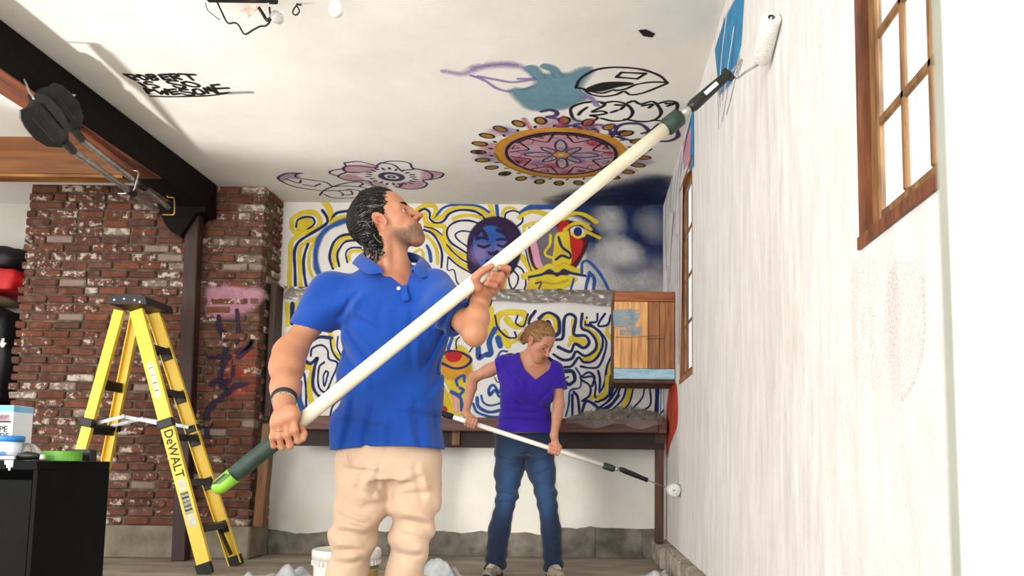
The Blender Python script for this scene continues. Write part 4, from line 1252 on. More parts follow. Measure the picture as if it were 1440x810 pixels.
cord([(364, 11, 0), (370, 20, 0), (375, 28, 0), (381, 26, 0)], Yo + .005, .008, m_black, '', 'loose_cable', dop)
cord([(289, 4, 0), (292, 14, 0), (300, 21, 0), (309, 28, 0)], Yo + .01, .002, m_black, '', 'loose_cable', dop)
m_clear = film_mat('clear_plastic_cover', '#d5d3cd', .5, .2)
MB().lathe(aY(385, 20, Yo - .02), [(.001, 0), (.022, .004), (.026, .03), (.02, .05), (.001, .055)], 14, (0.2, 1, 0)).build('lamp_cover', m_clear, dop, smooth=True)
cord([(410, -6, 0), (418, 4, 0), (413, 13, 0), (412, 19, 0), (417, 21, 0), (421, 15, 0), (417, 7, 0), (424, 7, 0)], 3.60, .0035, m_black, 'thin looped black cord dangling from the ceiling by the bulb', 'dangling_cord')
bl = thing('light_bulb', 'bare white light bulb under a ceiling holder at the top edge', 'light bulb', Vector(aY(472, 10, 3.5)))
q = aY(472, 23, 3.5)
MB().lathe(q, [(.001, 0), (.018, .002), (.028, .014), (.031, .032), (.027, .05), (.018, .072), (.014, .095)], 18).build('globe', M('opal_glass', '#fbfaf5', '#f6f4ee', .25, 3, 2), bl, smooth=True)
MB().lathe(q, [(.0135, .093), (.0135, .12), (.03, .125), (.045, .16), (.05, H - q[2])], 18).build('lamp_holder', m_white, bl, smooth=True)

# ------------------------------------------------------------------ black cabinet and the things on it
Yc0, Yc1 = 2.52, 2.90
tr = aY(155, 649, Yc1); xr = tr[0]; zt2 = tr[2]; xl2 = -2.9
m_lam = M('black_laminate', '#080808', '#050505', .6, 12, 5, spec=.1)
cb_ = thing('black_cabinet', 'open fronted black cabinet in the lower left corner', 'cabinet', ((xr + xl2) / 2, (Yc0 + Yc1) / 2, 0))
MB().box((xl2, Yc0 - .004, zt2 - .028), (xr, Yc1, zt2), bev=.002).build('top_panel', m_lam, cb_)
MB().box((xr - .014, Yc0, 0), (xr - .001, Yc1, zt2 - .028)).build('side_panel', m_lam, cb_); MB().box((xl2, Yc0, 0), (xl2 + .016, Yc1, zt2 - .028)).build('side_panel', m_lam, cb_)
MB().box((xl2 + .016, Yc1 - .012, .0), (xr - .014, Yc1, zt2 - .028)).build('back_panel', m_lam, cb_)
MB().box((xl2 + .016, Yc0 + .01, .02), (xr - .014, Yc1 - .012, .04)).build('bottom_panel', m_lam, cb_)
MB().box((xl2 + .016, Yc0 + .05, zt2 - .06), (xr - .05, Yc0 + .07, .04)).build('door_panel', M('door_panel_black', '#090909', '#060606', .6, 9, 4, spec=.1), cb_)
# green tape roll
tp = aY(87, 649, 2.70); zc2 = zt2
tape = thing('tape_roll', 'roll of bright green masking tape lying on the black cabinet', 'tape', (tp[0], 2.70, zc2))
MB().lathe((tp[0], 2.70, zc2), [(.040, .0), (.056, 0), (.057, .002), (.057, .030), (.056, .032), (.040, .032), (.040, 0)], 32).build('tape', M('green_tape', '#5f9e2b', '#4d8a20', .5, 9, 3), tape)
MB().lathe((tp[0], 2.70, zc2), [(.036, .0), (.040, 0), (.040, .033), (.036, .033), (.036, 0)], 28).build('core', M('tape_core', '#2a2a28', None, .7), tape)
# black tool handle behind the tape, putty knife
q = aY(116, 641, 2.81)
o = MB().bar((tp[0] - .03, 2.79, zc2 + .024), (q[0] + .035, 2.81, zc2 + .022), .022, .018, (0, 0, 1), .005).build('scraper_handle', m_black); tag(o, 'black tool handle poking out behind the green tape', 'tool')
MB().box((tp[0] - .045, 2.785, zc2 + .001), (tp[0] + .04, 2.825, zc2 + .040), bev=.002).build('blade_guard', m_black, o)
# brush
bq = aY(22, 645, 2.58); bq2 = aY(60, 644, 2.60)
br = thing('paint_brush', 'black handled paint brush lying on the cabinet with white dried paint', 'brush', (bq[0], 2.58, zc2))
MB().tube([(bq[0] + .005, 2.585, zc2 + .012), (bq[0] + .03, 2.588, zc2 + .016), (bq[0] + .06, 2.59, zc2 + .014), (bq2[0] - .012, 2.60, zc2 + .012)], [.011, .014, .011, .010], 12).build('handle', m_black, br, smooth=True)
MB().tube([(bq2[0] - .014, 2.60, zc2 + .012), (bq2[0] + .004, 2.601, zc2 + .012)], [.010, .007], 12).build('handle_tip', m_white, br)
MB().box((bq[0] - .05, 2.565, zc2 + .001), (bq[0] + .008, 2.605, zc2 + .016), bev=.003).build('ferrule', m_steel, br)
MB().box((bq[0] - .10, 2.567, zc2 + .001), (bq[0] - .05, 2.603, zc2 + .014), bev=.004).build('bristles', M('bristle', '#d8d2c4', '#8f8777', .8, 40, 4, stretch=(1, 8, 8)), br)
# white tub with blue lid and print
tb = aY(6, 646, 2.66)
tub = thing('paint_tub', 'small white tub with a blue rim on the cabinet', 'tub', (tb[0], 2.66, zc2))
MB().lathe((tb[0], 2.66, zc2), [(.001, .001), (.040, .001), (.042, .004), (.048, .062), (.046, .063)], 28).build('body', M('tub_white', '#eceff2', '#dde3ea', .35, 8, 3), tub, smooth=True)
MB().lathe((tb[0], 2.66, zc2), [(.049, .060), (.053, .061), (.053, .078), (.048, .080), (.046, .070), (.047, .06)], 28).build('rim', M('tub_blue', '#2f86cf', '#2472b8', .35, 8, 3), tub, smooth=True)
m_bp = M('blue_print', '#2a6fc0', None, .5)
text('ue', .040, (tb[0] + .014, 2.66 - .0455, zc2 + .022), (1, .32, 0), (0, -.12, 1), m_bp, tub, 'lettering', .0015, 1.0, .02)
# carton with blue top behind the tub
bx = aY(9, 600, 2.80); by = [aY(20, 570, 2.80), aY(20, 646, 2.80)]
bxo = thing('product_carton', 'white and blue printed carton standing at the left edge on the cabinet', 'carton', (bx[0] - .05, 2.85, zc2))
x1c = by[0][0]; ztc = by[0][2]
MB().box((x1c - .14, 2.80, zc2), (x1c, 2.90, ztc), bev=.001).build('body', M('carton_white', '#eef0f1', '#e2e6e9', .5, 5, 3), bxo)
MB().box((x1c - .1405, 2.7990, ztc - .022), (x1c + .0004, 2.9005, ztc - .001)).build('blue_band', M('carton_blue', '#5fa9da', '#8cc4e6', .5, 8, 3), bxo)
MB().box((x1c - .10, 2.7988, ztc - .060), (x1c - .006, 2.7996, ztc - .054)).build('printed_line', m_ink, bxo)
MB().box((x1c - .09, 2.7986, ztc - .054), (x1c - .012, 2.7996, ztc - .032), bev=.0003).build('printed_picture', M('carton_pic', '#b88a90', '#5a4a58', .5, 60, 4), bxo)
text('PE', .030, (x1c - .030, 2.7990, ztc - .083), (1, 0, 0), (0, 0, 1), m_ink, bxo, 'lettering', .001, 1.0, .02)
text('ADE', .026, (x1c - .034, 2.7990, ztc - .105), (1, 0, 0), (0, 0, 1), m_ink, bxo, 'lettering', .001, 1.0, .02)
# clear wrapper
def bag(u, v):
    t = 2 * math.pi * u; ph = math.pi * .5 * v; w = aY(36, 640, 2.70)
    r = .040 * math.cos(ph) * (1 + .18 * math.sin(5 * t + 3 * v)) + .004 * math.sin(11 * t); return (w[0] + r * math.cos(t), 2.71 + r * .8 * math.sin(t), zc2 + .002 + .052 * math.sin(ph) * (1 + .1 * math.sin(4 * t)))
V, Fs = wrinkle(28, 10, bag); o = put('clear_wrapper', V, Fs, film_mat('wrapper_film', '#c9beb6', .6, .15)); tag(o, 'crumpled clear wrapper between tub and brush on the cabinet', 'wrapper')
# dried white paint run on the cabinet edge
dr = MB()
for x, l in ((8, .012), (11, .022), (14, .030), (17, .020)):
    q = aY(x, 652, Yc0 - .006); dr.tube([(q[0], Yc0 - .006, zt2 + .001), (q[0], Yc0 - .006, zt2 - l)], [.004, .003], 8)
o = dr.build('dried_paint', m_white, cb_); o['kind'] = 'stuff'

# ------------------------------------------------------------------ bags and jackets at the far left
def soft(name, lo, hi, mat, parent=None, n=10, puff=.45, amp=.01, seed=0):
    rr = np.random.default_rng(seed); bm = bmesh.new(); bmesh.ops.create_cube(bm, size=2); bmesh.ops.subdivide_edges(bm, edges=bm.edges[:], cuts=n, use_grid_fill=True)
    V = np.array([v.co[:] for v in bm.verts]); bm.verts.index_update(); Fs = [[v.index for v in f.verts] for f in bm.faces]; bm.free()
    S = V / np.linalg.norm(V, axis=1, keepdims=True) * 1.25; V = V * (1 - puff) + S * puff
    V /= np.abs(V).max(0); lo, hi = np.array(lo), np.array(hi)
    ph = rr.uniform(0, 6, 6)
    W_ = (lo + hi) / 2 + V * (hi - lo) / 2
    dsp = amp * (np.sin(W_[:, 0] * 40 + W_[:, 2] * 17 + ph[0]) + np.sin(W_[:, 2] * 33 + W_[:, 1] * 21 + ph[1]) * .7)
    W_ = W_ + (V / np.linalg.norm(V, axis=1, keepdims=True)) * dsp[:, None]
    W_[:, 2] = np.maximum(W_[:, 2], lo[2])
    return put(name, W_, Fs, mat, parent, True)
m_bk = M('black_nylon', '#111113', '#0a0a0b', .6, 9, 4, bump=.3); m_rd = M('red_nylon', '#c41414', '#9e0e10', .6, 9, 4, bump=.3); m_tn = M('tan_canvas', '#a08465', '#7f6549', .8, 12, 4, bump=.3)
zz = lambda y: aY(15, y, 6.35)[2]
xe = aY(29, 420, 6.2)[0]
rk = thing('storage_rack', 'dark storage shelf behind the cabinet left of the brick pier', 'shelf', (-4.9, 6.35, 0))
zs = zz(575)
MB().box((-5.6, 6.1, zs - .03), (xe - .02, 6.6, zs)).build('shelf_board', m_black, rk)
for x in (-5.55, xe - .06): MB().box((x, 6.12, 0), (x + .035, 6.16, zs - .03)).build('post', m_black, rk); MB().box((x, 6.54, 0), (x + .035, 6.58, zs - .03)).build('post', m_black, rk)
bg = soft('black_bag', (-5.1, 6.14, zs), (xe - .03, 6.56, zz(432)), m_bk, amp=.012, seed=2); tag(bg, 'bulky black bag with white scribble print left of the bricks', 'bag')
o = MB().tube(crom([aY(x, y, 6.125) for x, y in ((1, 486), (5, 476), (3, 488), (8, 482))], 4), .008, 6).build('print', m_white, bg); o['kind'] = 'stuff'
o = soft('tan_bag', (-5.05, 6.16, zz(429)), (aY(15, 420, 6.3)[0], 6.5, zz(418.5)), m_tn, amp=.006, seed=4); tag(o, 'flat tan canvas pouch on top of the black bag', 'bag')
o = soft('red_bag', (-5.1, 6.13, zz(415)), (xe, 6.55, zz(384)), m_rd, amp=.008, seed=3, puff=.3); tag(o, 'red nylon bag squeezed between black bags by the bricks', 'bag')
o = soft('black_cushion', (-5.2, 6.14, zz(383)), (xe - .01, 6.55, zz(350)), m_bk, amp=.01, seed=5, puff=.55); tag(o, 'rounded black bag on top of the red bag', 'bag')

# ------------------------------------------------------------------ bucket, dust sheets
bk_c = aY(487, 800, 3.75)
bkt = thing('paint_bucket', 'white plastic paint bucket with gold label behind the trousers', 'bucket', (bk_c[0], 3.75, 0))
rr_ = 46 / F * 3.75; zr = aY(487, 771, 3.75)[2]
m_bw = M('bucket_white', '#eceae4', '#dedbd2', .4, 8, 3)
MB().lathe((bk_c[0], 3.75, 0), [(.001, .002), (rr_ * .86, .002), (rr_ * .88, .006), (rr_ * .96, zr - .03)], 36).build('body', m_bw, bkt, smooth=True)
MB().lathe((bk_c[0], 3.75, 0), [(rr_ * .97, zr - .045), (rr_, zr - .043), (rr_ * 1.01, zr - .02), (rr_, zr - .004), (rr_ * .96, zr), (rr_ * .92, zr - .008), (.001, zr - .01)], 36).build('lid', m_bw, bkt, smooth=True)
for k in range(40):
    t = 2 * math.pi * k / 40; p = np.array([bk_c[0] + rr_ * 1.0 * math.cos(t), 3.75 + rr_ * 1.0 * math.sin(t), zr - .05])
    if math.sin(t) < .2: MB().bar(p, p + np.array([0, 0, -.018]), .006, .004, (math.cos(t), math.sin(t), 0)).build('lid_rib', m_bw, bkt)
def arcband(z0_, z1_, mat, name, t0, t1, k=1.004):
    V = []; Fs = []; n = 18
    for i in range(n + 1):
        t = t0 + (t1 - t0) * i / n
        for z in (z0_, z1_):
            f_ = .88 + .08 * (z / (zr - .03)); V.append((bk_c[0] + rr_ * f_ * k * math.cos(t), 3.75 + rr_ * f_ * k * math.sin(t), z))
    Fs = [(2 * i, 2 * i + 2, 2 * i + 3, 2 * i + 1) for i in range(n)]
    return put(name, V, Fs, mat, bkt)
arcband(.08, zr - .09, M('gold_label', '#a8924a', '#8d7836', .45, 9, 3), 'label', -math.pi * .42, math.pi * .1)
arcband(zr - .088, zr - .07, M('olive_label', '#6f6a3a', None, .5), 'label_band', -math.pi * .42, math.pi * .1)
t = -math.pi * .30
text('COL', .052, (bk_c[0] + rr_ * .96 * math.cos(t), 3.75 + rr_ * .96 * math.sin(t), zr - .125), (-math.sin(t), math.cos(t), 0), (0, 0, 1), m_white, bkt, 'lettering', .004, 1., .02)

def sheet(name, label, cx, cy, lx, ly, hgt, seed, tint='#d9dde0'):
    rr = random.Random(seed); ph = [rr.uniform(0, 6) for _ in range(8)]
    def f_(u, v):
        x = (u - .5) * lx; y = (v - .5) * ly; e = (math.sin(math.pi * u) * math.sin(math.pi * v)) ** .5
        s = math.sin(x * 19 + ph[0] + 2 * math.sin(y * 9 + ph[1])) * math.sin(y * 15 + ph[2] + math.sin(x * 12)) + .6 * math.sin(x * 37 + y * 29 + ph[3])
        return (cx + x + .03 * math.sin(y * 22 + ph[4]), cy + y + .03 * math.sin(x * 17 + ph[5]), .003 + e * hgt * (.45 + .4 * s + rr.uniform(-.02, .02)) ** 2)
    V, Fs = wrinkle(48, 36, f_)
    m = film_mat('dust_sheet_' + str(seed), tint, .85, .35)
    o = put(name, V, Fs, m, smooth=True); tag(o, label, 'dust sheet', 'plastic dust sheets on the floor'); return o
sheet('dust_sheet', 'crumpled pale plastic dust sheet between the two painters on the floor', -.84, 4.98, .46, .42, .13, 1)
q = aY(925, 803, 5.0); sheet('dust_sheet', 'crumpled pale dust sheet by the right wall kerb', .40, 5.12, .27, .4, .22, 2, '#ced1d3')
q = aY(400, 806, 4.6); sheet('dust_sheet', 'flat pale dust sheet on the floor beside the white bucket', -1.75, 5.0, .7, .5, .10, 3)
# ------------------------------------------------------------------ bodies: smooth-union distance fields turned into one skin
def nrm(v): v = np.asarray(v, float); return v / (np.linalg.norm(v) + 1e-12)
class Cap:
    def __init__(s, a, b, ra, rb=None, k=.02, sub=False):
        s.a, s.b = np.array(a, float), np.array(b, float); s.ra = ra; s.rb = ra if rb is None else rb; s.k, s.sub = k, sub
    def box(s):
        r = max(s.ra, s.rb); return np.minimum(s.a, s.b) - r, np.maximum(s.a, s.b) + r
    def d(s, P):
        ab = s.b - s.a; L2 = float(ab @ ab) + 1e-12
        q = P - s.a; t = np.clip((q @ ab) / L2, 0, 1)
        return np.linalg.norm(q - t[..., None] * ab, axis=-1) - (s.ra + (s.rb - s.ra) * t)
class Ell:
    def __init__(s, c, r, R=None, k=.02, sub=False):
        s.c = np.array(c, float); s.r = np.array(r, float); s.R = np.eye(3) if R is None else np.array(R, float); s.k, s.sub = k, sub   # rows of R: local axes
    def box(s):
        e = np.sqrt(((s.R * s.r[:, None]) ** 2).sum(0)); return s.c - e, s.c + e
    def d(s, P):
        q = (P - s.c) @ s.R.T; k0 = np.linalg.norm(q / s.r, axis=-1); k1 = np.linalg.norm(q / s.r ** 2, axis=-1) + 1e-9
        return k0 * (k0 - 1) / k1
class Loft:
    """stack of superellipses: rows (z, cx, cy, rx, ry)"""
    def __init__(s, rows, k=.03, sub=False, p=2.4, grow=0.0):
        s.t = np.array(sorted(rows), float); s.t[:, 3:] += grow; s.k, s.sub, s.p = k, sub, p
    def box(s):
        t = s.t; return np.array([(t[:, 1] - t[:, 3]).min(), (t[:, 2] - t[:, 4]).min(), t[0, 0]]), np.array([(t[:, 1] + t[:, 3]).max(), (t[:, 2] + t[:, 4]).max(), t[-1, 0]])
    def d(s, P):
        t = s.t; z = P[..., 2]; f = [np.interp(z, t[:, 0], t[:, i]) for i in (1, 2, 3, 4)]
        x = np.abs(P[..., 0] - f[0]) / f[2]; y = np.abs(P[..., 1] - f[1]) / f[3]
        m = (x ** s.p + y ** s.p) ** (1 / s.p)
        d = (m - 1) * np.minimum(f[2], f[3])
        return np.maximum(d, np.maximum(t[0, 0] - z, z - t[-1, 0]))
def chain(pts, rs, k=.02):
    return [Cap(pts[i], pts[i + 1], rs[i], rs[i + 1], k) for i in range(len(pts) - 1)]
def smin(a, b, k):
    h = np.maximum(k - np.abs(a - b), 0) / k; return np.minimum(a, b) - h * h * k * .25
def sdf_mesh(prims, h, post=None, lo=None, hi=None):
    bl = [p.box() for p in prims if not p.sub]
    lo = np.min([b[0] for b in bl], 0) - 5 * h if lo is None else np.array(lo, float); hi = np.max([b[1] for b in bl], 0) + 5 * h if hi is None else np.array(hi, float)
    n = np.ceil((hi - lo) / h).astype(int) + 1
    ax = [lo[i] + h * np.arange(n[i]) for i in range(3)]
    D = np.full(n, .08, np.float32)
    for p in prims:
        b0, b1 = p.box(); m = p.k + .03
        i0 = np.clip(np.floor((b0 - m - lo) / h).astype(int), 0, n); i1 = np.clip(np.ceil((b1 + m - lo) / h).astype(int) + 1, 0, n)
        if (i1 <= i0).any(): continue
        sl = tuple(slice(a, b) for a, b in zip(i0, i1))
        G = np.stack(np.meshgrid(ax[0][sl[0]], ax[1][sl[1]], ax[2][sl[2]], indexing='ij'), -1)
        d = p.d(G).astype(np.float32); c = D[sl]
        D[sl] = -smin(-c, d, p.k) if p.sub else smin(c, d, p.k)
    if post is not None:
        idx = np.argwhere(np.abs(D) < .05); P = lo + idx * h
        D[tuple(idx.T)] = post(P, D[tuple(idx.T)])
    S = D < 0
    c8 = [(0, 0, 0), (1, 0, 0), (0, 1, 0), (1, 1, 0), (0, 0, 1), (1, 0, 1), (0, 1, 1), (1, 1, 1)]
    cnt = np.zeros(n - 1, np.uint8)
    for o in c8: cnt += S[o[0]:n[0] - 1 + o[0], o[1]:n[1] - 1 + o[1], o[2]:n[2] - 1 + o[2]]
    cells = np.argwhere((cnt > 0) & (cnt < 8))
    vals = np.stack([D[cells[:, 0] + o[0], cells[:, 1] + o[1], cells[:, 2] + o[2]] for o in c8], 1).astype(float)
    acc = np.zeros((len(cells), 3)); wt = np.zeros(len(cells)); C8 = np.array(c8, float)
    for i in range(8):
        for ax_ in range(3):
            if c8[i][ax_] == 0:
                j = i + (1 << ax_); a, b = vals[:, i], vals[:, j]; x = (a < 0) != (b < 0)
                t = np.where(x, a / np.where(x, a - b, 1), 0)
                acc += np.where(x[:, None], C8[i] + t[:, None] * (C8[j] - C8[i]), 0); wt += x
    V = lo + h * (cells + acc / wt[:, None])
    ids = np.full(n - 1, -1, np.int32); ids[tuple(cells.T)] = np.arange(len(cells), dtype=np.int32)
    Q = []
    for a in range(3):
        u, v = [(1, 2), (2, 0), (0, 1)][a]
        s0 = [slice(1, n[i] - 1) for i in range(3)]; s1 = list(s0); s0[a] = slice(0, n[a] - 1); s1[a] = slice(1, n[a])
        e = np.argwhere(S[tuple(s0)] != S[tuple(s1)])
        off = np.array([1, 1, 1]); off[a] = 0; e = e + off
        inside = S[tuple(e.T)]
        du = np.zeros(3, int); du[u] = 1; dv = np.zeros(3, int); dv[v] = 1
        q = np.stack([ids[tuple((e - du - dv).T)], ids[tuple((e - dv).T)], ids[tuple(e.T)], ids[tuple((e - du).T)]], 1)
        q[~inside] = q[~inside][:, ::-1]; Q.append(q)
    Q = np.vstack(Q); Q = Q[(Q >= 0).all(1)]
    return V, Q
def relax(V, Q, it=1, f=.5):
    for _ in range(it):
        A = np.zeros_like(V); c = np.zeros(len(V))
        for i in range(4):
            np.add.at(A, Q[:, i], V[Q[:, (i + 1) % 4]] + V[Q[:, i - 1]]); np.add.at(c, Q[:, i], 2)
        V = V + f * (A / np.maximum(c, 1)[:, None] - V)
    return V
def vnoise(P, f, seed=0):
    """smooth pseudo noise from a few sines"""
    r = np.random.default_rng(seed); s = np.zeros(len(P))
    for i in range(5):
        w = r.normal(size=3); w = w / np.linalg.norm(w) * f * (1 + .35 * i); s += np.sin(P @ w + r.uniform(0, 6.28)) / (1 + .3 * i)
    return s / 3
def creases(P, segs, scale, ycut, seed=0):
    """cloth creases: groove with a ridge beside it along lines seen from the front (x0,y0,x1,y1,width,depth)"""
    q = P - c_o; zc = q @ c_fw; ux = PX + F * (q @ c_r) / zc; uy = PY - F * (q @ c_u) / zc; out = np.zeros(len(P))
    for x0, y0, x1, y1, w, a in segs:
        dx, dy = x1 - x0, y1 - y0; L2 = dx * dx + dy * dy; t = ((ux - x0) * dx + (uy - y0) * dy) / L2; L = math.sqrt(L2)
        s = ((ux - x0) * dy - (uy - y0) * dx) / L + 2.2 * np.sin(t * 5 + x0) * w / 5
        e = np.clip(t * 4, 0, 1) * np.clip((1 - t) * 4, 0, 1) * (t > 0) * (t < 1); e = e * e * (3 - 2 * e)
        out += a * e * (np.exp(-(s / w) ** 2) - .9 * np.exp(-((s - 2 * w) / (1.3 * w)) ** 2))
    return out * (P[:, 1] < ycut)
def skin_mat(name, c, red, shade):
    m = bpy.data.materials.new(name); n = N(m)
    c, red, shade = hx(c), hx(red), hx(shade)
    p = n.pos(); col = n.ramp(n.noise(p, 30, 5), [(.3, c), (.7, tuple(a * .7 + b * .3 for a, b in zip(c, red)))])
    t = n('ShaderNodeAttribute', attribute_name='tone'); sep = n('ShaderNodeSeparateColor', {0: t.outputs['Color']})
    col = n.mix(sep.outputs[0], col, red); 
    stn = n.noise(p, 700, 2); st = n('ShaderNodeMath', {0: sep.outputs[1], 1: n.ramp(stn, [(.38, (.35, .35, .35)), (.6, (1, 1, 1))])}, operation='MULTIPLY').outputs[0]
    col = n.mix(st, col, shade)
    col = n.mix(sep.outputs[2], col, hx('#8d4438'))
    bp = n('ShaderNodeBump', {'Height': n.noise(p, 260, 4), 'Strength': .12, 'Distance': .004})
    b = n('ShaderNodeBsdfPrincipled', {'Base Color': col, 'Roughness': .5, 'Specular IOR Level': .4, 'Normal': bp.outputs[0], 'Subsurface Weight': .12, 'Subsurface Radius': (.012, .005, .003), 'Subsurface Scale': 1.0})
    n('ShaderNodeOutputMaterial', {0: b.outputs[0]}); return m
def cloth_mat(name, c, c2, fine=900, bump=.25, rough=.85, fade=None, fz=(0, 1)):
    m = bpy.data.materials.new(name); n = N(m); c, c2 = hx(c), hx(c2)
    p = n.pos(); col = n.ramp(n.noise(p, 5, 5), [(.3, c), (.7, c2)])
    if fade:
        g = n('ShaderNodeAttribute', attribute_name='fade').outputs['Fac']; col = n.mix(g, col, hx(fade))
    w = n.noise(p, fine, 2); col = n.mix(n.ramp(w, [(.4, (.16, .16, .16)), (.6, (0, 0, 0))]), col, tuple(x * .6 for x in c2))
    h = n('ShaderNodeMath', {0: n.noise(p, 55, 4), 1: 1.5, 2: w}, operation='MULTIPLY_ADD').outputs[0]
    bp = n('ShaderNodeBump', {'Height': h, 'Strength': bump, 'Distance': .003})
    b = n('ShaderNodeBsdfPrincipled', {'Base Color': col, 'Roughness': rough, 'Specular IOR Level': .25, 'Normal': bp.outputs[0], 'Sheen Weight': .15})
    n('ShaderNodeOutputMaterial', {0: b.outputs[0]}); return m

class HeadFrame:
    """f forward, u up, s sideways (towards +s); origin midway between the ears"""
    def __init__(h, o, f, up, sc=1.0):
        h.o = np.array(o, float); h.f = nrm(f); up = np.array(up, float); h.u = nrm(up - h.f * (up @ h.f)); h.s = np.cross(h.u, h.f); h.sc = sc
        h.R = np.stack([h.f, h.u, h.s])
    def p(h, f, u, s=0.): return h.o + h.sc * (f * h.f + u * h.u + s * h.s)
    def loc(h, P): return ((P - h.o) @ h.R.T) / h.sc
    def rot(h, pitch=0., yaw=0.):
        """local axes turned for tilted ellipsoids"""
        c, s_ = math.cos(pitch), math.sin(pitch); f = c * h.f + s_ * h.u; u = -s_ * h.f + c * h.u
        return np.stack([f, u, h.s])
def head_prims(h, fem=False):
    S = h.sc; p = []
    def E(f, u, s, r, k=.02, sub=False, R=None): p.append(Ell(h.p(f, u, s), np.array(r) * S, h.R if R is None else R, k * S, sub))
    def C(a, b, ra, rb=None, k=.015, sub=False): p.append(Cap(h.p(*a), h.p(*b), ra * S, (ra if rb is None else rb) * S, k * S, sub))
    E(-.008, .058, 0, (.094, .080, .074)); E(-.04, .04, 0, (.066, .066, .066), .03); E(.048, .062, 0, (.044, .048, .058), .03)
    E(.045, -.008, 0, (.045, .072, .056), .03)
    for q in (-1, 1):
        C((.0, -.022, q * .056), (.066, -.084, q * .020), .018, .017, .03)
        E(.062, -.004, q * .042, (.024, .020, .022), .025)
        E(.080, -.040, q * .026, (.018, .026, .022), .025)
    E(.080, -.088, 0, (.022, .019, .026), .025)
    E(.084, -.052, 0, (.020, .030, .030), .025)
    C((.086, .036, 0), (.094, .018, 0), .010, .009, .02)
    C((.095, .018, 0), (.124, -.015, 0), .0085, .0108, .012)
    for q in (-1, 1):
        E(.108, -.019, q * .012, (.012, .008, .0075), .008)
        C((.087, .037, q * .010), (.074, .034, q * .046), .0105, .009, .018)
        E(.096, .016, q * .032, (.020, .013, .018), .014, True)
        E(.072, .015, q * .0315, (.0145, .0145, .0145), .004)
        C((.087, .0235, q * .020), (.0885, .0245, q * .033), .0045, .0045, .003); C((.0885, .0245, q * .033), (.077, .0205, q * .047), .0045, .004, .003)
        C((.0835, .0055, q * .021), (.0855, .0045, q * .033), .0035, .0035, .004); C((.0855, .0045, q * .033), (.075, .0085, q * .046), .0035, .003, .004)
        E(.110, -.026, q * .006, (.004, .004, .003), .004, True)
        if fem: E(.0745, .0185, q * .0315, (.0152, .0145, .0155), .003)
    E(.103, -.046, 0, (.010, .0055, .021), .006); E(.100, -.056, 0, (.010, .0065, .019), .006)
    C((.111, -.051, -.016), (.111, -.051, .016), .0024, None, .003, True)
    for q in (-1, 1):
        Re = h.rot(.25)
        E(-.004, .008, q * .074, (.017, .031, .009), .012, False, Re); E(-.0, .020, q * .079, (.017, .018, .007), .006, False, Re)
        E(.003, .006, q * .085, (.0095, .017, .0085), .005, True, Re); ring_ = [h.p(.0 + .0165 * math.cos(t) - .006 * math.sin(t), .010 + .027 * math.sin(t), q * (.081 - .004 * math.cos(t))) for t in np.linspace(-1.0, 3.6, 12)]; p.extend(Cap(ring_[i], ring_[i + 1], .0038 * S, .0038 * S, .004) for i in range(11)); C((-.002, -.020, q * .072), (.0, -.010, q * .075), .008, .006, .008)
    return p
def head_tone(h, V, stubble=True):
    L = h.loc(V); f, u, s = L.T; n = len(V); T = np.zeros((n, 3)); a = np.abs(s)
    hd = (u > -.13) & (u < .16) & (np.abs(f) < .16) & (a < .12)
    g = lambda f0, u0, s0, r: np.exp(-((f - f0) ** 2 + (u - u0) ** 2 + (a - s0) ** 2) / r ** 2)
    T[:, 0] = hd * np.clip(.75 * g(.112, -.015, 0, .022) + .55 * g(.078, -.008, .042, .028) + .7 * g(-.01, .01, .08, .03) + .3 * g(.05, .09, 0, .05), 0, .8)
    if stubble:
        lim = np.where(f > .07, -.026 - .3 * np.clip(a - .02, 0, 1), -.018 - .35 * np.clip(f - .0, 0, .1) + 0 * f)
        m = hd * np.clip((f - .002) / .025, 0, 1) * np.clip((lim - u) / .02, 0, 1) * np.clip((u + .118) / .03, 0, 1)
        lip = np.exp(-(((u + .051) / .009) ** 2 + (s / .024) ** 2)) * (f > .08)
        T[:, 1] = np.clip(m * 1.0 * (1 - .9 * lip), 0, 1)
    T[:, 2] = hd * (f > .085) * np.clip(1.3 * np.exp(-(((u + .051) / .0085) ** 4 + (s / .021) ** 4)), 0, 1) * (.75 if stubble else .8)
    return T
def face_parts(h, body, brow_mat, eye=(.10, .06, .03), up_look=.12):
    m_eye = M('eye_white', '#c3b3a8', '#a8968a', .2, 30, 2); m_iris = M('iris_%d' % int(eye[0] * 100), tuple(eye), None, .15)
    for q in (-1, 1):
        c = h.p(.0745, .0145, q * .0315); e = MB(); d = nrm(h.f * 1.0 + .12 * h.s * q + up_look * h.u)
        e.lathe(c, [(h.sc * .0146 * math.sin(t), -h.sc * .0146 * math.cos(t)) for t in np.linspace(.02, math.pi - .02, 12)], 16, d)
        eo = e.build('eye', m_eye, body, True)
        MB().lathe(c + d * h.sc * .0135, [(.0001, h.sc * .0022), (h.sc * .004, h.sc * .002), (h.sc * .0072, h.sc * .0003), (h.sc * .0078, -h.sc * .0016)], 14, d).build('iris', m_iris, eo, True)
        b = MB(); pts = [h.p(.098, .036, q * .012), h.p(.0965, .0415, q * .026), h.p(.087, .043, q * .04), h.p(.074, .037, q * .052)]
        b.tube(crom(pts, 4), np.array([.0045, .0055, .006, .006, .006, .0055, .005, .0048, .0045, .004, .0035, .003, .002]) * h.sc * .85, 7)
        b.build('eyebrow', brow_mat, body, True)
def hair_strand_mesh(paths, r, n=5):
    m = MB()
    for P in paths: m.tube(P, np.r_[np.full(len(P) - 2, r), r * .7, r * .25], n, False)
    return m
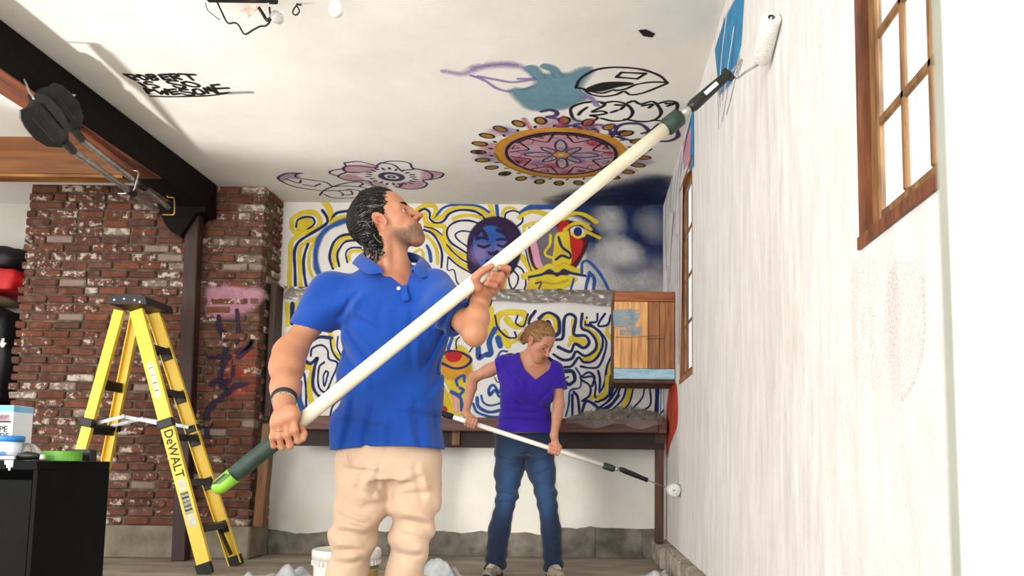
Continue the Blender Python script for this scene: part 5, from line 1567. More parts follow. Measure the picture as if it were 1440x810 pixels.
# ------------------------------------------------------------------ the man in the blue polo shirt
POLE0 = aY(330, 667, 2.475); POLE1 = aY(1002, 127, 2.665)           # pole axis, grip end to tip
def pole_at(px): # point of the axis seen at pixel column px
    a, b = 0., 1.
    for _ in range(40):
        t = (a + b) / 2; q = POLE0 + (POLE1 - POLE0) * t - c_o
        if PX + F * (q @ c_r) / (q @ c_fw) < px: a = t
        else: b = t
    return POLE0 + (POLE1 - POLE0) * a
Ym = 2.86
m_skin = skin_mat('skin_tan', '#b07d5c', '#9a4f3a', '#3d3632')
m_polo = cloth_mat('polo_pique', '#08439a', '#063685', 700, .22)
m_chino = cloth_mat('chino_cotton', '#c9ad95', '#b89a80', 900, .2)
mp = lambda x, y, Y=Ym: aY(x, y, Y)
# torso rows for shirt from the outline
def trow(y, xl_, xr_, ry, cy=Ym):
    a, b = mp(xl_, y, cy), mp(xr_, y, cy); return ((a[2] + b[2]) / 2, (a[0] + b[0]) / 2, cy, (b[0] - a[0]) / 2, ry)
rows = [trow(634, 468, 627, .135, Ym + .015), trow(600, 473, 623, .138, Ym + .015), trow(560, 478, 620, .137, Ym + .012), trow(520, 481, 622, .135, Ym + .008), trow(480, 481, 628, .132, Ym + .002), trow(445, 476, 632, .128, Ym), trow(420, 472, 630, .115, Ym), trow(400, 482, 618, .095, Ym + .008), trow(388, 498, 602, .078, Ym + .012), trow(374, 515, 584, .055, Ym + .012)]
shR, shL = mp(466, 412, Ym - .01), mp(610, 408, Ym - .04)
cuffR, cuffL = mp(437, 461, 2.79), mp(647, 450, 2.645)
elR, elL = mp(407, 497, 2.70), mp(667, 468, 2.56)
wrR, wrL = mp(399, 566, 2.515), mp(675, 424, 2.635)
pR = pole_at(400); pL = pole_at(688)
# ---- head
hm = HeadFrame(mp(545, 321, 2.84), (math.cos(.50), -.05, math.sin(.50)), (-.45, 0, 1), 1.0)
nb = mp(538, 392, 2.88)
body = head_prims(hm)
body += [Cap(hm.p(-.022, -.035), nb, .056, .060, .03), Cap(hm.p(.004, -.062), mp(558, 394, 2.84), .036, .044, .022), Cap(nb, mp(540, 440, Ym), .07, .10, .05)]
for q in (-1, 1): body.append(Cap(hm.p(-.01, -.03, q * .05), mp(552 + q * 6, 395, 2.80), .016, .014, .02))
body.append(Loft([(r[0], r[1], r[2], r[3] - (.05 if i < 5 else .026), r[4] - (.05 if i < 5 else .026)) for i, r in enumerate(rows)], .04))
# ---- arms
body += chain([shR, (shR + elR) / 2 + [0, 0, .0], elR], [.046, .041, .043], .03)
fo = elR + (wrR - elR) * .3 + [-.004, 0, 0]
body += chain([elR, fo, elR + (wrR - elR) * .72, wrR], [.044, .044, .036, .029], .05)
body += chain([shL, (shL + elL) / 2, elL], [.050, .043, .036], .02)
fo = elL + (wrL - elL) * .45
body += chain([elL, fo, wrL], [.035, .038, .029], .02)
body.append(Cap(elL + [.002, 0, -.018], elL + [.004, .01, -.004], .024, .030, .02))
# ---- hands
def finger(pts, r0, r1, k=.007):
    n = len(pts); return [Cap(pts[i], pts[i + 1], r0 + (r1 - r0) * i / (n - 1), r0 + (r1 - r0) * (i + 1) / (n - 1), k) for i in range(n - 1)]
PY0 = pR[1]
hd = [Cap(wrR, mp(401, 585, PY0 - .02), .028, .034, .02), Cap(mp(392, 590, PY0 - .030), mp(411, 580, PY0 - .030), .021, .022, .02), Cap(mp(388, 597, PY0 - .034), mp(412, 586, PY0 - .036), .017, .017, .015)]
knR = [(385, 601), (394, 597), (404, 592), (413, 586)]; miR = [(383, 615), (393, 614), (404, 611), (415, 605)]; tiR = [(385, 627), (396, 629), (408, 627), (419, 620)]
for (a, b, c), r in zip(zip(knR, miR, tiR), (.0088, .0098, .0103, .0100)):
    hd += finger([mp(*a, PY0 - .036), mp(*b, PY0 - .040), mp(*c, PY0 - .022), mp(c[0] + 1, c[1] + 1, PY0 - .004)], r * 1.06, r * .9)
hd += finger([mp(410, 583, PY0 - .018), mp(421, 596, PY0 + .0), mp(427, 610, PY0 - .012), mp(426, 617, PY0 - .018)], .0125, .0095)
PYL = pL[1]
hd += [Cap(wrL, mp(681, 408, PYL + .035), .028, .030, .02), Cap(mp(676, 406, PYL + .02), mp(694, 396, PYL + .045), .022, .022, .02), Cap(mp(672, 402, PYL + .0), mp(680, 398, PYL + .03), .019, .02, .02)]
hd += finger([mp(672, 404, PYL - .01), mp(668, 391, PYL - .030), mp(678, 381, PYL - .036), mp(691, 374, PYL - .036)], .014, .0098)
for (a, b, c, e), r in zip((((692, 392), (712, 386), (714, 378), (703, 376)), ((690, 397), (706, 395), (705, 387), (692, 385)), ((688, 403), (704, 402), (702, 394), (688, 392)), ((684, 409), (697, 409), (696, 402), (684, 399))), (.0105, .0105, .0100, .0088)):
    hd += finger([mp(*a, PYL + .045), mp(*b, PYL + .028), mp(*c, PYL - .004), mp(*e, PYL - .024)], r * 1.05, r * .92)
body += hd
# ---- legs (inside the trousers) and feet
hipR, hipL = mp(514, 652, Ym + .01), mp(582, 652, Ym + .02)
knR_, knL_ = mp(498, 748, Ym - .03), mp(579, 748, Ym + .03)
anR, anL = np.array([-.83, Ym + .03, .09]), np.array([-.66, Ym + .12, .09])
body += chain([hipR, knR_, anR], [.065, .050, .035], .02) + chain([hipL, knL_, anL], [.065, .050, .035], .02) + [Loft([(rows[0][0] - .10, rows[0][1], Ym + .02, .10, .07), (rows[0][0] + .06, rows[0][1], Ym + .02, .135, .09)], .05)]
V, Q = sdf_mesh(body, .0036)
tone = head_tone(hm, V)
for c in (mp(398, 600, PY0), mp(690, 392, PYL)): tone[:, 0] += .45 * np.exp(-(((V - c) ** 2).sum(1)) / .05 ** 2)
tone[:, 0] += .35 * np.exp(-(((V - mp(560, 392, 2.78)) ** 2).sum(1)) / .06 ** 2)
man = put('person', V, Q, m_skin, None, True, attr={'tone': np.clip(tone, 0, 1)})
tag(man, 'person in blue polo and beige trousers raising a long roller pole', 'person')
m_hair = M('hair_dark', '#110c0a', '#080605', .55, 60, 4, spec=.25); m_hairg = M('hair_grey', '#6a6561', '#45413e', .5, 60, 4, spec=.3)
face_parts(hm, man, m_hair)
# ---- hair: volume plus combed back strands
hp = [Ell(hm.p(-.018, .062), (.100, .086, .080), hm.R, .02), Ell(hm.p(-.055, .035), (.068, .070, .072), hm.R, .03), Ell(hm.p(.03, .105), (.05, .028, .05), hm.rot(-.35), .03)]
for i in range(34):
    a = random.uniform(-1, 1); hp.append(Ell(hm.p(-.084 + .040 * abs(a) + random.uniform(-.018, .012), random.uniform(-.082, .01), .074 * a), np.array([.021, .020, .021]) * random.uniform(.8, 1.25), None, .012))
hp.append(Cap(hm.p(.016, .045, .074), hm.p(.016, .005, .074), .010, .006, .012)); hp.append(Cap(hm.p(.016, .045, -.074), hm.p(.016, .005, -.074), .010, .006, .012))
def hair_post(P, d):
    L = hm.loc(P); f, u, s = L.T; a = np.abs(s)
    # hairline: forehead edge sweeps back at the temples, down before the ear, round behind it
    hl = np.interp(u, [-.10, -.03, .0, .03, .055, .085, .11, .14], [-.040, -.024, -.022, .026, .032, .044, .074, .09])
    hl = np.where((u > .05), hl - .028 * np.exp(-((a - .05) / .018) ** 2), hl)
    hl = np.where((u < .035) & (u > -.0), np.where(f > -.002, hl, hl), hl)
    d = np.maximum(d, (f - hl) * .8)
    ear = np.sqrt(((f + .006) / .026) ** 2 + ((u - .004) / .032) ** 2 + ((a - .085) / .03) ** 2) - 1
    d = np.maximum(d, -ear * .02)
    th = np.arctan2(s, u - .03)
    d = d + .0022 * np.sin(th * 42 + 30 * f + 2 * np.sin(f * 60)) + .0015 * np.sin(th * 77 + 50 * f)
    return d
Vh, Qh = sdf_mesh(hp, .003, hair_post)
put('hair', Vh, Qh, m_hair, man, True)
pd, pg = [], []
for i in range(420):
    th = random.uniform(-1.75, 1.75); g = []
    w = random.uniform(0, 6); amp = random.uniform(.002, .005); lift = random.uniform(.0, .006)
    t0 = random.uniform(.5, 1.0) + .25 * abs(th) ** 1.5 * .4; t1 = t0 + random.uniform(.7, 1.5)
    for t in np.linspace(t0, min(t1, 2.75), 16):
        f = -.018 + .104 * math.cos(t); rr = math.sin(t)
        u = .060 + .090 * rr * math.cos(th) - .035 * max(0, t - 1.6); s_ = .083 * rr * math.sin(th)
        s_ += amp * math.sin(14 * t + w); u += amp * math.cos(14 * t + w) + lift
        g.append(hm.p(f, u, s_))
    (pg if (random.random() < .07 or abs(th) > 1.2 and random.random() < .25) else pd).append(np.array(g))
for i in range(300):   # loose curls at the nape and behind the ear
    a = random.uniform(-1, 1); c = np.array([-.094 + .050 * abs(a) + random.uniform(-.016, .012), random.uniform(-.095, .045), .088 * a]); r = random.uniform(.008, .015); ph = random.uniform(0, 6)
    ax1, ax2 = nrm(RNG.normal(size=3)), nrm(RNG.normal(size=3))
    g = [hm.p(*(c + r * (math.cos(t + ph) * ax1 + math.sin(t + ph) * ax2) + .0025 * t * np.array([-.3, -1, 0]))) for t in np.linspace(0, 5, 14)]
    (pg if random.random() < .5 else pd).append(np.array(g))
o = hair_strand_mesh(pd, .0019).build('hair_strands', m_hair, man, True); o['kind'] = 'stuff'
o = hair_strand_mesh(pg, .0018).build('grey_hair_strands', m_hairg, man, True); o['kind'] = 'stuff'

# ---- polo shirt: shell with folds, cut at hem, cuffs and neck
polo = [Loft(rows, .05), Cap(shR, cuffR + (cuffR - shR) * .3, .078, .069, .05), Cap(shL, cuffL + (cuffL - shL) * .3, .074, .062, .05)]
dR, dL = nrm(cuffR - shR), nrm(cuffL - shL)
cutR = nrm(np.array([-.28, .12, -1.0])); cutL = nrm(np.array([.80, -.30, -.55]))
zh = rows[0][0] + .004; vtip = mp(567, 404, 2.76)
def polo_post(P, d):
    x, y, z = P.T
    # folds: long diagonal drags from the shoulders, bunching near the hem and at the armpits
    low = np.clip((rows[5][0] - z) / .5, 0, 1)
    fold = .010 * np.sin(21 * x + 15 * z + 2.2 * np.sin(9 * z + 3 * x)) * low + .011 * np.sin(-15 * x + 34 * z + 3 * np.sin(7 * x)) * low * (1 - low) * 2.2 + .009 * np.sin(20 * x + 3 * np.sin(5 * z)) * np.clip(1 - (z - zh) / .22, 0, 1)
    for c, w in ((mp(484, 455, 2.78), .12), (mp(628, 450, 2.76), .12)):
        q = P - c; g = np.exp(-(q ** 2).sum(1) / w ** 2); fold = fold + .011 * g * np.sin(55 * (q[:, 2] * .8 + np.abs(q[:, 0]) * .6) + 1.0)
    fold = fold + .0025 * vnoise(P, 16, 3) + creases(P, [(484, 452, 526, 520, 4, .009), (479, 470, 512, 560, 5, .008), (486, 440, 540, 470, 4, .006), (630, 455, 588, 525, 4, .009), (630, 475, 600, 565, 5, .008), (622, 440, 585, 470, 4, .006), (498, 415, 470, 452, 4, .008), (508, 405, 484, 440, 4, .006), (512, 650, 524, 560, 5, .006), (548, 650, 552, 585, 5, .005), (592, 650, 584, 550, 5, .006), (482, 650, 498, 545, 5, .006), (610, 640, 610, 560, 4, .005), (576, 425, 582, 530, 5, .006), (612, 415, 606, 470, 4, .007), (540, 420, 530, 480, 6, .004), (640, 425, 625, 455, 3, .006), (475, 590, 540, 600, 4, .005), (560, 575, 622, 590, 4, .005)], 405., Ym)
    d = d + fold
    o_ = d; t_ = .020
    d = np.maximum(d, -(o_ + t_))
    d = np.maximum(d, zh + .010 * np.sin(9 * x + 1) - z)
    d = np.maximum(d, np.where(x < shR[0] + .03, (P - cuffR) @ cutR, -1)); d = np.maximum(d, np.where((x > shL[0] - .02) & (z > elL[2] - .06), (P - cuffL) @ cutL, -1))
    # neck opening: round hole plus a V at the front
    nh = np.linalg.norm((P - nb)[:, :2] / np.array([.072, .068]), axis=1) - 1
    d = np.maximum(d, np.where(z > nb[2] - .045, -nh * .06, -1))
    q = P - c_o; zc = q @ c_fw; ux = PX + F * (q @ c_r) / zc; uy = PY - F * (q @ c_u) / zc
    poly = [(520, 340), (584, 340), (579, 376), (571, 404), (567, 404), (530, 371)]; v = np.full(len(P), -1e3)
    for (ax_, ay_), (bx_, by_) in zip(poly, poly[1:] + poly[:1]):
        ln = math.hypot(bx_ - ax_, by_ - ay_); v = np.maximum(v, ((ux - ax_) * (by_ - ay_) - (uy - ay_) * (bx_ - ax_)) / ln)
    d = np.maximum(d, np.where(y < Ym - .02, -v / 405., -1))
    return d
V, Q = sdf_mesh(polo, .0038, polo_post)
V = relax(V, Q, 1, .35)
shirt = put('polo_shirt', V, Q, m_polo, man, True)
# collar: folded leaf round the neck, open at the V
ct_ = [(532, 373, 2.752), (522, 362, 2.80), (514, 357, 2.86), (514, 352, 2.93), (545, 347, 2.975), (580, 354, 2.94), (590, 361, 2.87), (586, 366, 2.80), (579, 377, 2.755)]
cm_ = [(536, 377, 2.738), (519, 372, 2.775), (506, 363, 2.86), (506, 359, 2.945), (546, 356, 2.995), (590, 361, 2.96), (600, 369, 2.87), (597, 375, 2.78), (584, 383, 2.738)]
cb_2 = [(541, 383, 2.730), (518, 386, 2.752), (499, 374, 2.86), (499, 370, 2.96), (546, 368, 3.01), (598, 372, 2.975), (609, 381, 2.87), (606, 388, 2.765), (592, 392, 2.722)]
rowsC = [crom([mp(x, y, Y) for x, y, Y in c_], 5) for c_ in (ct_, cm_, cb_2)]
nC = len(rowsC[0]); Vc = np.vstack([rowsC[0] + [0, .004, -.022]] + rowsC)
Fc = [(r * nC + i, r * nC + i + 1, (r + 1) * nC + i + 1, (r + 1) * nC + i) for r in range(3) for i in range(nC - 1)]
co = put('collar', Vc, Fc, m_polo, shirt, True); md = co.modifiers.new('s', 'SOLIDIFY'); md.thickness = .004; md.offset = 0
md = co.modifiers.new('b', 'SUBSURF'); md.levels = md.render_levels = 2
# placket and button, cuff ribs, hem seam
pl0, pl1 = vtip + [.002, -.012, .004], mp(571, 423, 2.728)
MB().bar(pl0, pl1, .024, .006, (0, 1, 0), .002).build('placket', m_polo, shirt)
MB().lathe(mp(560.5, 405.5, 2.742), [(.001, .003), (.0055, .003), (.0065, .001), (.0065, -.002)], 14, (-.1, -1, .1)).build('button', m_white, shirt, True)
# ---- trousers
tr_ = [Loft([(rows[0][0] - .10, rows[0][1] - .002, Ym + .015, .160, .118), (rows[0][0] - .03, rows[0][1], Ym + .015, .172, .118), (rows[0][0] + .03, rows[0][1], Ym + .015, .166, .106), (rows[0][0] + .10, rows[0][1], Ym + .015, .150, .095)], .06)]
shR_, shL_ = mp(487, 812, Ym - .01), mp(567, 812, Ym + .06)
tr_ += chain([mp(515, 655, Ym + .005), mp(512, 700, Ym - .01), knR_, shR_, anR], [.098, .088, .073, .066, .062], .03)
tr_ += chain([mp(580, 655, Ym + .02), mp(584, 700, Ym + .02), knL_, shL_, anL], [.098, .085, .069, .063, .060], .03)
cr = mp(552, 690, Ym - .1)
def chino_post(P, d):
    x, y, z = P.T
    kz = knR_[2]
    fold = .006 * np.sin(60 * z + 22 * x + 3 * np.sin(14 * x + 9 * y)) * np.exp(-((z - kz) / .14) ** 2)
    q = P - cr; g = np.exp(-(q ** 2).sum(1) / .16 ** 2); fold += .005 * g * np.sin(48 * (.55 * np.abs(q[:, 0]) + .85 * q[:, 2]) + .5)
    fold += .0065 * np.sin(38 * z - 30 * x + 2 * np.sin(11 * z)) * np.clip((kz - .02 - z) / .1, 0, 1) + .003 * vnoise(P, 20, 5)
    fold = fold + creases(P, [(478, 655, 540, 668, 3, .006), (545, 690, 490, 668, 4, .005), (548, 695, 500, 690, 4, .004), (545, 705, 505, 715, 4, .004), (556, 690, 600, 665, 4, .004), (556, 700, 612, 690, 4, .005), (470, 722, 520, 740, 4, .008), (468, 748, 520, 752, 4, .008), (466, 770, 515, 778, 4, .007), (464, 792, 512, 790, 4, .007), (560, 725, 608, 742, 4, .007), (556, 752, 604, 760, 4, .007), (552, 778, 598, 782, 4, .006), (520, 645, 500, 700, 5, .006), (585, 645, 592, 715, 5, .006)], 405., Ym + .02)
    d = d + fold
    # fly crease
    d = d + .004 * np.exp(-((x - rows[0][1] - .022 + (.80 - z) * .25) / .007) ** 2) * (y < Ym) * (z > .60)
    return np.maximum(d, .075 - z)
V, Q = sdf_mesh(tr_, .0042, chino_post)
V = relax(V, Q, 1, .35)
pants = put('trousers', V, Q, m_chino, man, True)
pk = crom([mp(486, 633, 2.742), mp(488, 643, 2.737), mp(491, 655, 2.745)], 5)
MB().tube(pk, .0022, 6).build('pocket_seam', m_chino, pants)
# ---- shoes (below the frame)
m_shoe = M('shoe_grey', '#4a4744', '#2e2c2a', .7, 20, 4)
for an in (anR, anL):
    V, Q = sdf_mesh([Cap(an + [0, .03, -.045], an + [-.01, -.15, -.05], .042, .036, .03), Cap(an, an + [0, -.02, -.05], .05, .045, .03)], .006, lambda P, d: np.maximum(d, .004 - P[:, 2]))
    put('shoe', V, Q, m_shoe, man, True)
# ---- wrist bands
def band(c, d, r, rt, mat, name, sq=1.0):
    d, s_, u = basis(d); P = [c + r * (math.cos(t) * s_ + math.sin(t) * u * sq) for t in np.linspace(0, 2 * math.pi, 29)]
    return MB().tube(P, rt, 7, False).build(name, mat, man, True)
dw = nrm(wrR - elR)
m_br = M('brown_leather', '#5e2818', '#3c160c', .5, 30, 4)
band(wrR - dw * .026, dw, .0345, .0048, m_rubber, 'wristband'); band(wrR - dw * .016, dw, .0345, .0042, m_rubber, 'wristband'); band(wrR - dw * .005, dw, .0340, .0030, M('bead_grey', '#a9a39b', '#3b3734', .4, 220, 2), 'beaded_band')
dw2 = nrm(wrL - elL)
band(wrL + dw2 * .004, dw2, .0340, .0062, m_br, 'leather_band'); band(wrL + dw2 * .018, dw2, .0335, .0025, m_white, 'bead_bracelet')
m_gold = M('ring_gold', '#d9b26a', None, .25, metal=.9)
fa, fb = mp(*knR[1], PY0 - .037), mp(*miR[1], PY0 - .041); band(fa + (fb - fa) * .55, fb - fa, .0118, .0018, m_gold, 'ring')
fa, fb = mp(706, 395, PYL + .028), mp(705, 387, PYL - .004); band(mp(703, 390.5, PYL + .006), fb - fa, .0118, .0020, m_steel, 'ring')

# ------------------------------------------------------------------ the man's pole with its roller
m_cream = M('cream_fibreglass', '#e6dfc8', '#dad1b6', .4, 5, 3); m_dgreen = M('dark_green_grip', '#22392f', '#182a22', .6, 30, 3, bump=.2, bscale=160); m_lime = M('lime_cap', '#8bc23a', '#6ea52a', .4, 9, 3)
rollp = thing('roller_pole', 'long cream extension pole with green grip reaching the upper right wall', 'paint roller', Vector((POLE0 + POLE1) / 2))
dp = nrm(POLE1 - POLE0); pa_ = pole_at(418); pe = pole_at(938); r_p = .0225
MB().cyl(pa_ - dp * .03, pe, r_p, 20).build('pole', m_cream, rollp, True)
MB().tube([POLE0 - dp * .01, POLE0 + dp * .02, pa_ - dp * .02, pa_], [.022, .0255, .0265, .0245], 20).build('grip', m_dgreen, rollp, True)
ge = MB().tube([POLE0 - dp * .075, POLE0 - dp * .06, POLE0 - dp * .005], [.014, .023, .0258], 18).build('end_cap', m_lime, rollp, True)
for k in range(4): MB().bar(POLE0 - dp * (.06 - .0 * k) + c_u * .012 - c_fw * (.02) + c_r * (-.01 + .007 * k), POLE0 - dp * .012 + c_u * .012 - c_fw * .022 + c_r * (-.01 + .007 * k), .003, .003).build('slot', m_dgreen, ge)
f0 = pole_at(938); f1 = pole_at(957)
MB().tube([f0 - dp * .01, f0, f1 - dp * .006, f1], [.024, .031, .030, .024], 18).build('ferrule', m_dgreen, rollp, True)
MB().cyl(f1, f1 + dp * .05, .0145, 14).build('inner_tube', m_alu, rollp, True)
h0 = f1 + dp * .04; h1 = aY(1026, 103, 2.672)
dh = nrm(h1 - h0); Lh = np.linalg.norm(h1 - h0)
hh = MB().tube([h0, h0 + dh * .02, h0 + dh * Lh * .3, h0 + dh * Lh * .6, h0 + dh * Lh * .85, h1], [.015, .021, .020, .0185, .017, .014], 14).build('handle', m_black, rollp, True)
MB().bar(h1 - dh * .02 - c_u * .0, h1 + dh * .004, .05, .014, (0, 1, 0), .004).build('guard', m_black, hh)
hm_ = h0 + dh * Lh * .52 - c_fw * .0185
MB().bar(hm_ - dh * .03, hm_ + dh * .03, .014, .004, (0, 1, 0), .001).build('label', m_white, hh)
ra_, rb_ = at(1071, 84, 0, XR - .034), at(1085, 24, 0, XR - .034)
wire = crom([h1, aY(1036, 93, 2.672), aY(1043, 84, 2.674), aY(1041, 93, 2.676), aY(1036, 110, 2.68), aY(1049, 101, 2.69), ra_ - (rb_ - ra_) * .08, ra_, rb_], 4)
MB().tube(wire, .0042, 8).build('wire_frame', m_steel, rollp, True)
dd = nrm(rb_ - ra_); Lr = np.linalg.norm(rb_ - ra_)
m_nap = M('roller_nap', '#f4f3ee', '#e4e1d8', .9, 60, 5, bump=.9, bscale=160)
MB().lathe(ra_, [(.012, 0), (.030, .0), (.033, .006), (.033, Lr - .006), (.030, Lr), (.012, Lr)], 28, dd).build('roller_cover', m_nap, rollp, True)
# ------------------------------------------------------------------ the woman in the purple T-shirt
Yw = 5.35
wp = lambda x, y, Y=Yw: aY(x, y, Y)
m_skw = skin_mat('skin_fair', '#c08c70', '#ab5c48', '#6b5348')
m_tee = cloth_mat('purple_jersey', '#35179c', '#2b1088', 900, .15)
m_jean = cloth_mat('blue_denim', '#12233c', '#0c192c', 600, .3, fade='#33527c')
WP0, WP1 = wp(633, 585, 5.16), wp(850, 655, 5.30)        # pole axis
def wrow(y, a_, b_, ry, cy=Yw):
    a, b = wp(a_, y, cy), wp(b_, y, cy); return ((a[2] + b[2]) / 2, (a[0] + b[0]) / 2, cy, (b[0] - a[0]) / 2, ry)
wr_ = [wrow(612, 695, 779, .130, Yw + .02), wrow(596, 699, 777, .125, Yw + .02), wrow(576, 703, 774, .118, Yw + .01), wrow(556, 704, 777, .125, Yw - .01), wrow(540, 702, 783, .130, Yw - .015), wrow(524, 700, 787, .112, Yw), wrow(512, 704, 784, .090, Yw + .01), wrow(503, 714, 776, .068, Yw + .015), wrow(496, 727, 764, .045, Yw + .015)]
wsR, wsL = wp(709, 511, Yw), wp(780, 521, Yw - .01)
weR, weL = wp(666, 531, Yw + .02), wp(786, 570, Yw - .06)
wwR, wwL = wp(655, 581, 5.20), wp(779, 612, 5.235)
ph1 = WP0 + (WP1 - WP0) * .13; ph2 = WP0 + (WP1 - WP0) * .672
hw = HeadFrame(wp(757, 482, Yw - .10), (.60, -.46, -.66), (.45, -.42, .78), .97)
wnb = wp(747, 507, Yw + .005)
bw = head_prims(hw, True)
bw += [Cap(hw.p(-.025, -.030), wnb, .042, .047, .018), Cap(hw.p(-.012, -.045), wp(748, 514, Yw - .03), .034, .042, .018), Cap(wnb, wp(746, 545, Yw), .06, .09, .05)]
bw.append(Loft([(r[0], r[1], r[2], r[3] - .028, r[4] - .028) for r in wr_], .04))
bw.append(Ell(wp(752, 529, Yw - .05), (.07, .045, .045), None, .03))
bw += chain([wsR, (wsR + weR) / 2, weR], [.046, .041, .034], .025) + chain([weR, weR + (wwR - weR) * .3, wwR], [.034, .033, .022], .02)
bw += chain([wsL, (wsL + weL) / 2, weL], [.046, .041, .035], .025) + chain([weL, weL + (wwL - weL) * .35, wwL], [.035, .033, .023], .02)
def grip(w, c, ax, side, sgn):
    """fist round the pole at c: palm on one side, four fingers wrapped, thumb along"""
    ax = nrm(ax); o = nrm(w - c - ax * ((w - c) @ ax)); v = np.cross(ax, o) * sgn       # o from pole to wrist, v towards the viewer side
    R = .020; out = [Cap(w, c + o * .03, .022, .025, .02), Cap(c + o * .026 - ax * .024, c + o * .026 + ax * .026, .016, .016, .015)]
    for i, r in zip(range(4), (.0088, .0092, .0090, .0078)):
        b = c + ax * (.031 - .0195 * i) * side
        pts = [b + o * .030 + v * .008, b + o * .012 + v * .028, b - o * .016 + v * .024, b - o * .026 + v * .0, b - o * .014 - v * .02]
        out += [Cap(pts[j], pts[j + 1], r, r * .93, .006) for j in range(4)]
    t = c + ax * .036 * side
    out += [Cap(c + o * .03, t + o * .022 - v * .014, .013, .0105, .008), Cap(t + o * .022 - v * .014, t - o * .012 - v * .026 + ax * .008 * side, .0105, .0088, .006)]
    return out
bw += grip(wwR, ph1, WP1 - WP0, 1, 1) + grip(wwL, ph2, WP1 - WP0, -1, 1)
whR, whL = wp(716, 625, Yw + .02), wp(758, 625, Yw + .02)
wkR, wkL = wp(713, 697, Yw - .03), wp(768, 697, Yw - .02)
waR, waL = np.array([wp(697, 786, Yw)[0], Yw - .03, .09]), np.array([wp(779, 786, Yw)[0], Yw - .07, .09])
bw += chain([whR, wkR, waR], [.06, .042, .032], .02) + chain([whL, wkL, waL], [.06, .042, .032], .02) + [Loft([(wr_[0][0] - .08, wr_[0][1], Yw + .02, .09, .07), (wr_[0][0] + .05, wr_[0][1], Yw + .02, .14, .09)], .05)]
V, Q = sdf_mesh(bw, .0045)
tone = head_tone(hw, V, False)
tone[:, 0] += .4 * np.exp(-(((V - wp(752, 522, Yw - .1)) ** 2).sum(1)) / .06 ** 2) + .3 * np.exp(-(((V - ph2) ** 2).sum(1)) / .06 ** 2)
wom = put('person', V, Q, m_skw, None, True, attr={'tone': np.clip(tone, 0, 1)})
tag(wom, 'person in purple T-shirt and jeans bending over a roller pole', 'person')
m_hb = M('hair_blond', '#8c6137', '#5e3b1e', .45, 80, 5, stretch=(1, 1, 1), spec=.5); m_hb2 = M('hair_blond_light', '#b98d58', '#94693c', .45, 80, 5, spec=.5)
face_parts(hw, wom, m_hb, (.10, .14, .16), -.35)
hp = [Ell(hw.p(-.012, .060), (.101, .088, .081), hw.R, .02), Ell(hw.p(-.045, .04), (.070, .070, .072), hw.R, .03)]
bun = hw.p(-.105, .055, .0)
hp += [Ell(hw.p(-.112, .020, 0), (.03, .03, .035), hw.R, .02), Cap(hw.p(-.122, .01, 0), hw.p(-.120, -.085, .010), .028, .014, .02)]
for q in (-1, 1): hp.append(Cap(hw.p(-.03, .0, q * .068), hw.p(-.06, -.035, q * .05), .018, .012, .02))
def whair(P, d):
    L = hw.loc(P); f, u, s = L.T; a = np.abs(s)
    hl = np.interp(u, [-.08, -.02, .0, .03, .055, .085, .11, .15], [-.03, -.022, .004, .042, .060, .078, .098, .115])
    d = np.maximum(d, (f - hl) * .8)
    ear = np.sqrt(((f - .002) / .024) ** 2 + ((u + .004) / .026) ** 2 + ((a - .085) / .03) ** 2) - 1
    d = np.maximum(d, -ear * .02)
    th = np.arctan2(s, u - .03); return d + .0018 * np.sin(th * 46 + 18 * f) + .0012 * np.sin(th * 83 + 30 * f)
Vh, Qh = sdf_mesh(hp, .004, whair); put('hair', Vh, Qh, m_hb, wom, True)
pa1, pa2 = [], []
for i in range(260):
    th = random.uniform(-1.9, 1.9); t0 = random.uniform(.62, .95); t1 = random.uniform(1.8, 2.8); g = []
    for t in np.linspace(t0, t1, 14):
        rr = math.sin(t); g.append(hw.p(-.012 + .104 * math.cos(t), .058 + .091 * rr * math.cos(th) - .02 * max(0, t - 1.6), .084 * rr * math.sin(th) + .002 * math.sin(9 * t + i)))
    (pa1 if i % 2 else pa2).append(np.array(g))
for i in range(60):
    a, b, c = RNG.normal(size=3) * .012; g = [hw.p(-.125 - .010 * t + .5 * a, .035 - .13 * t + b * .5, a * 1.6 + c * t) for t in np.linspace(0, 1, 8)]; (pa1 if i % 2 else pa2).append(np.array(g))
o = hair_strand_mesh(pa1, .0018, 4).build('hair_strands', m_hb, wom, True); o['kind'] = 'stuff'
o = hair_strand_mesh(pa2, .0017, 4).build('light_hair_strands', m_hb2, wom, True); o['kind'] = 'stuff'
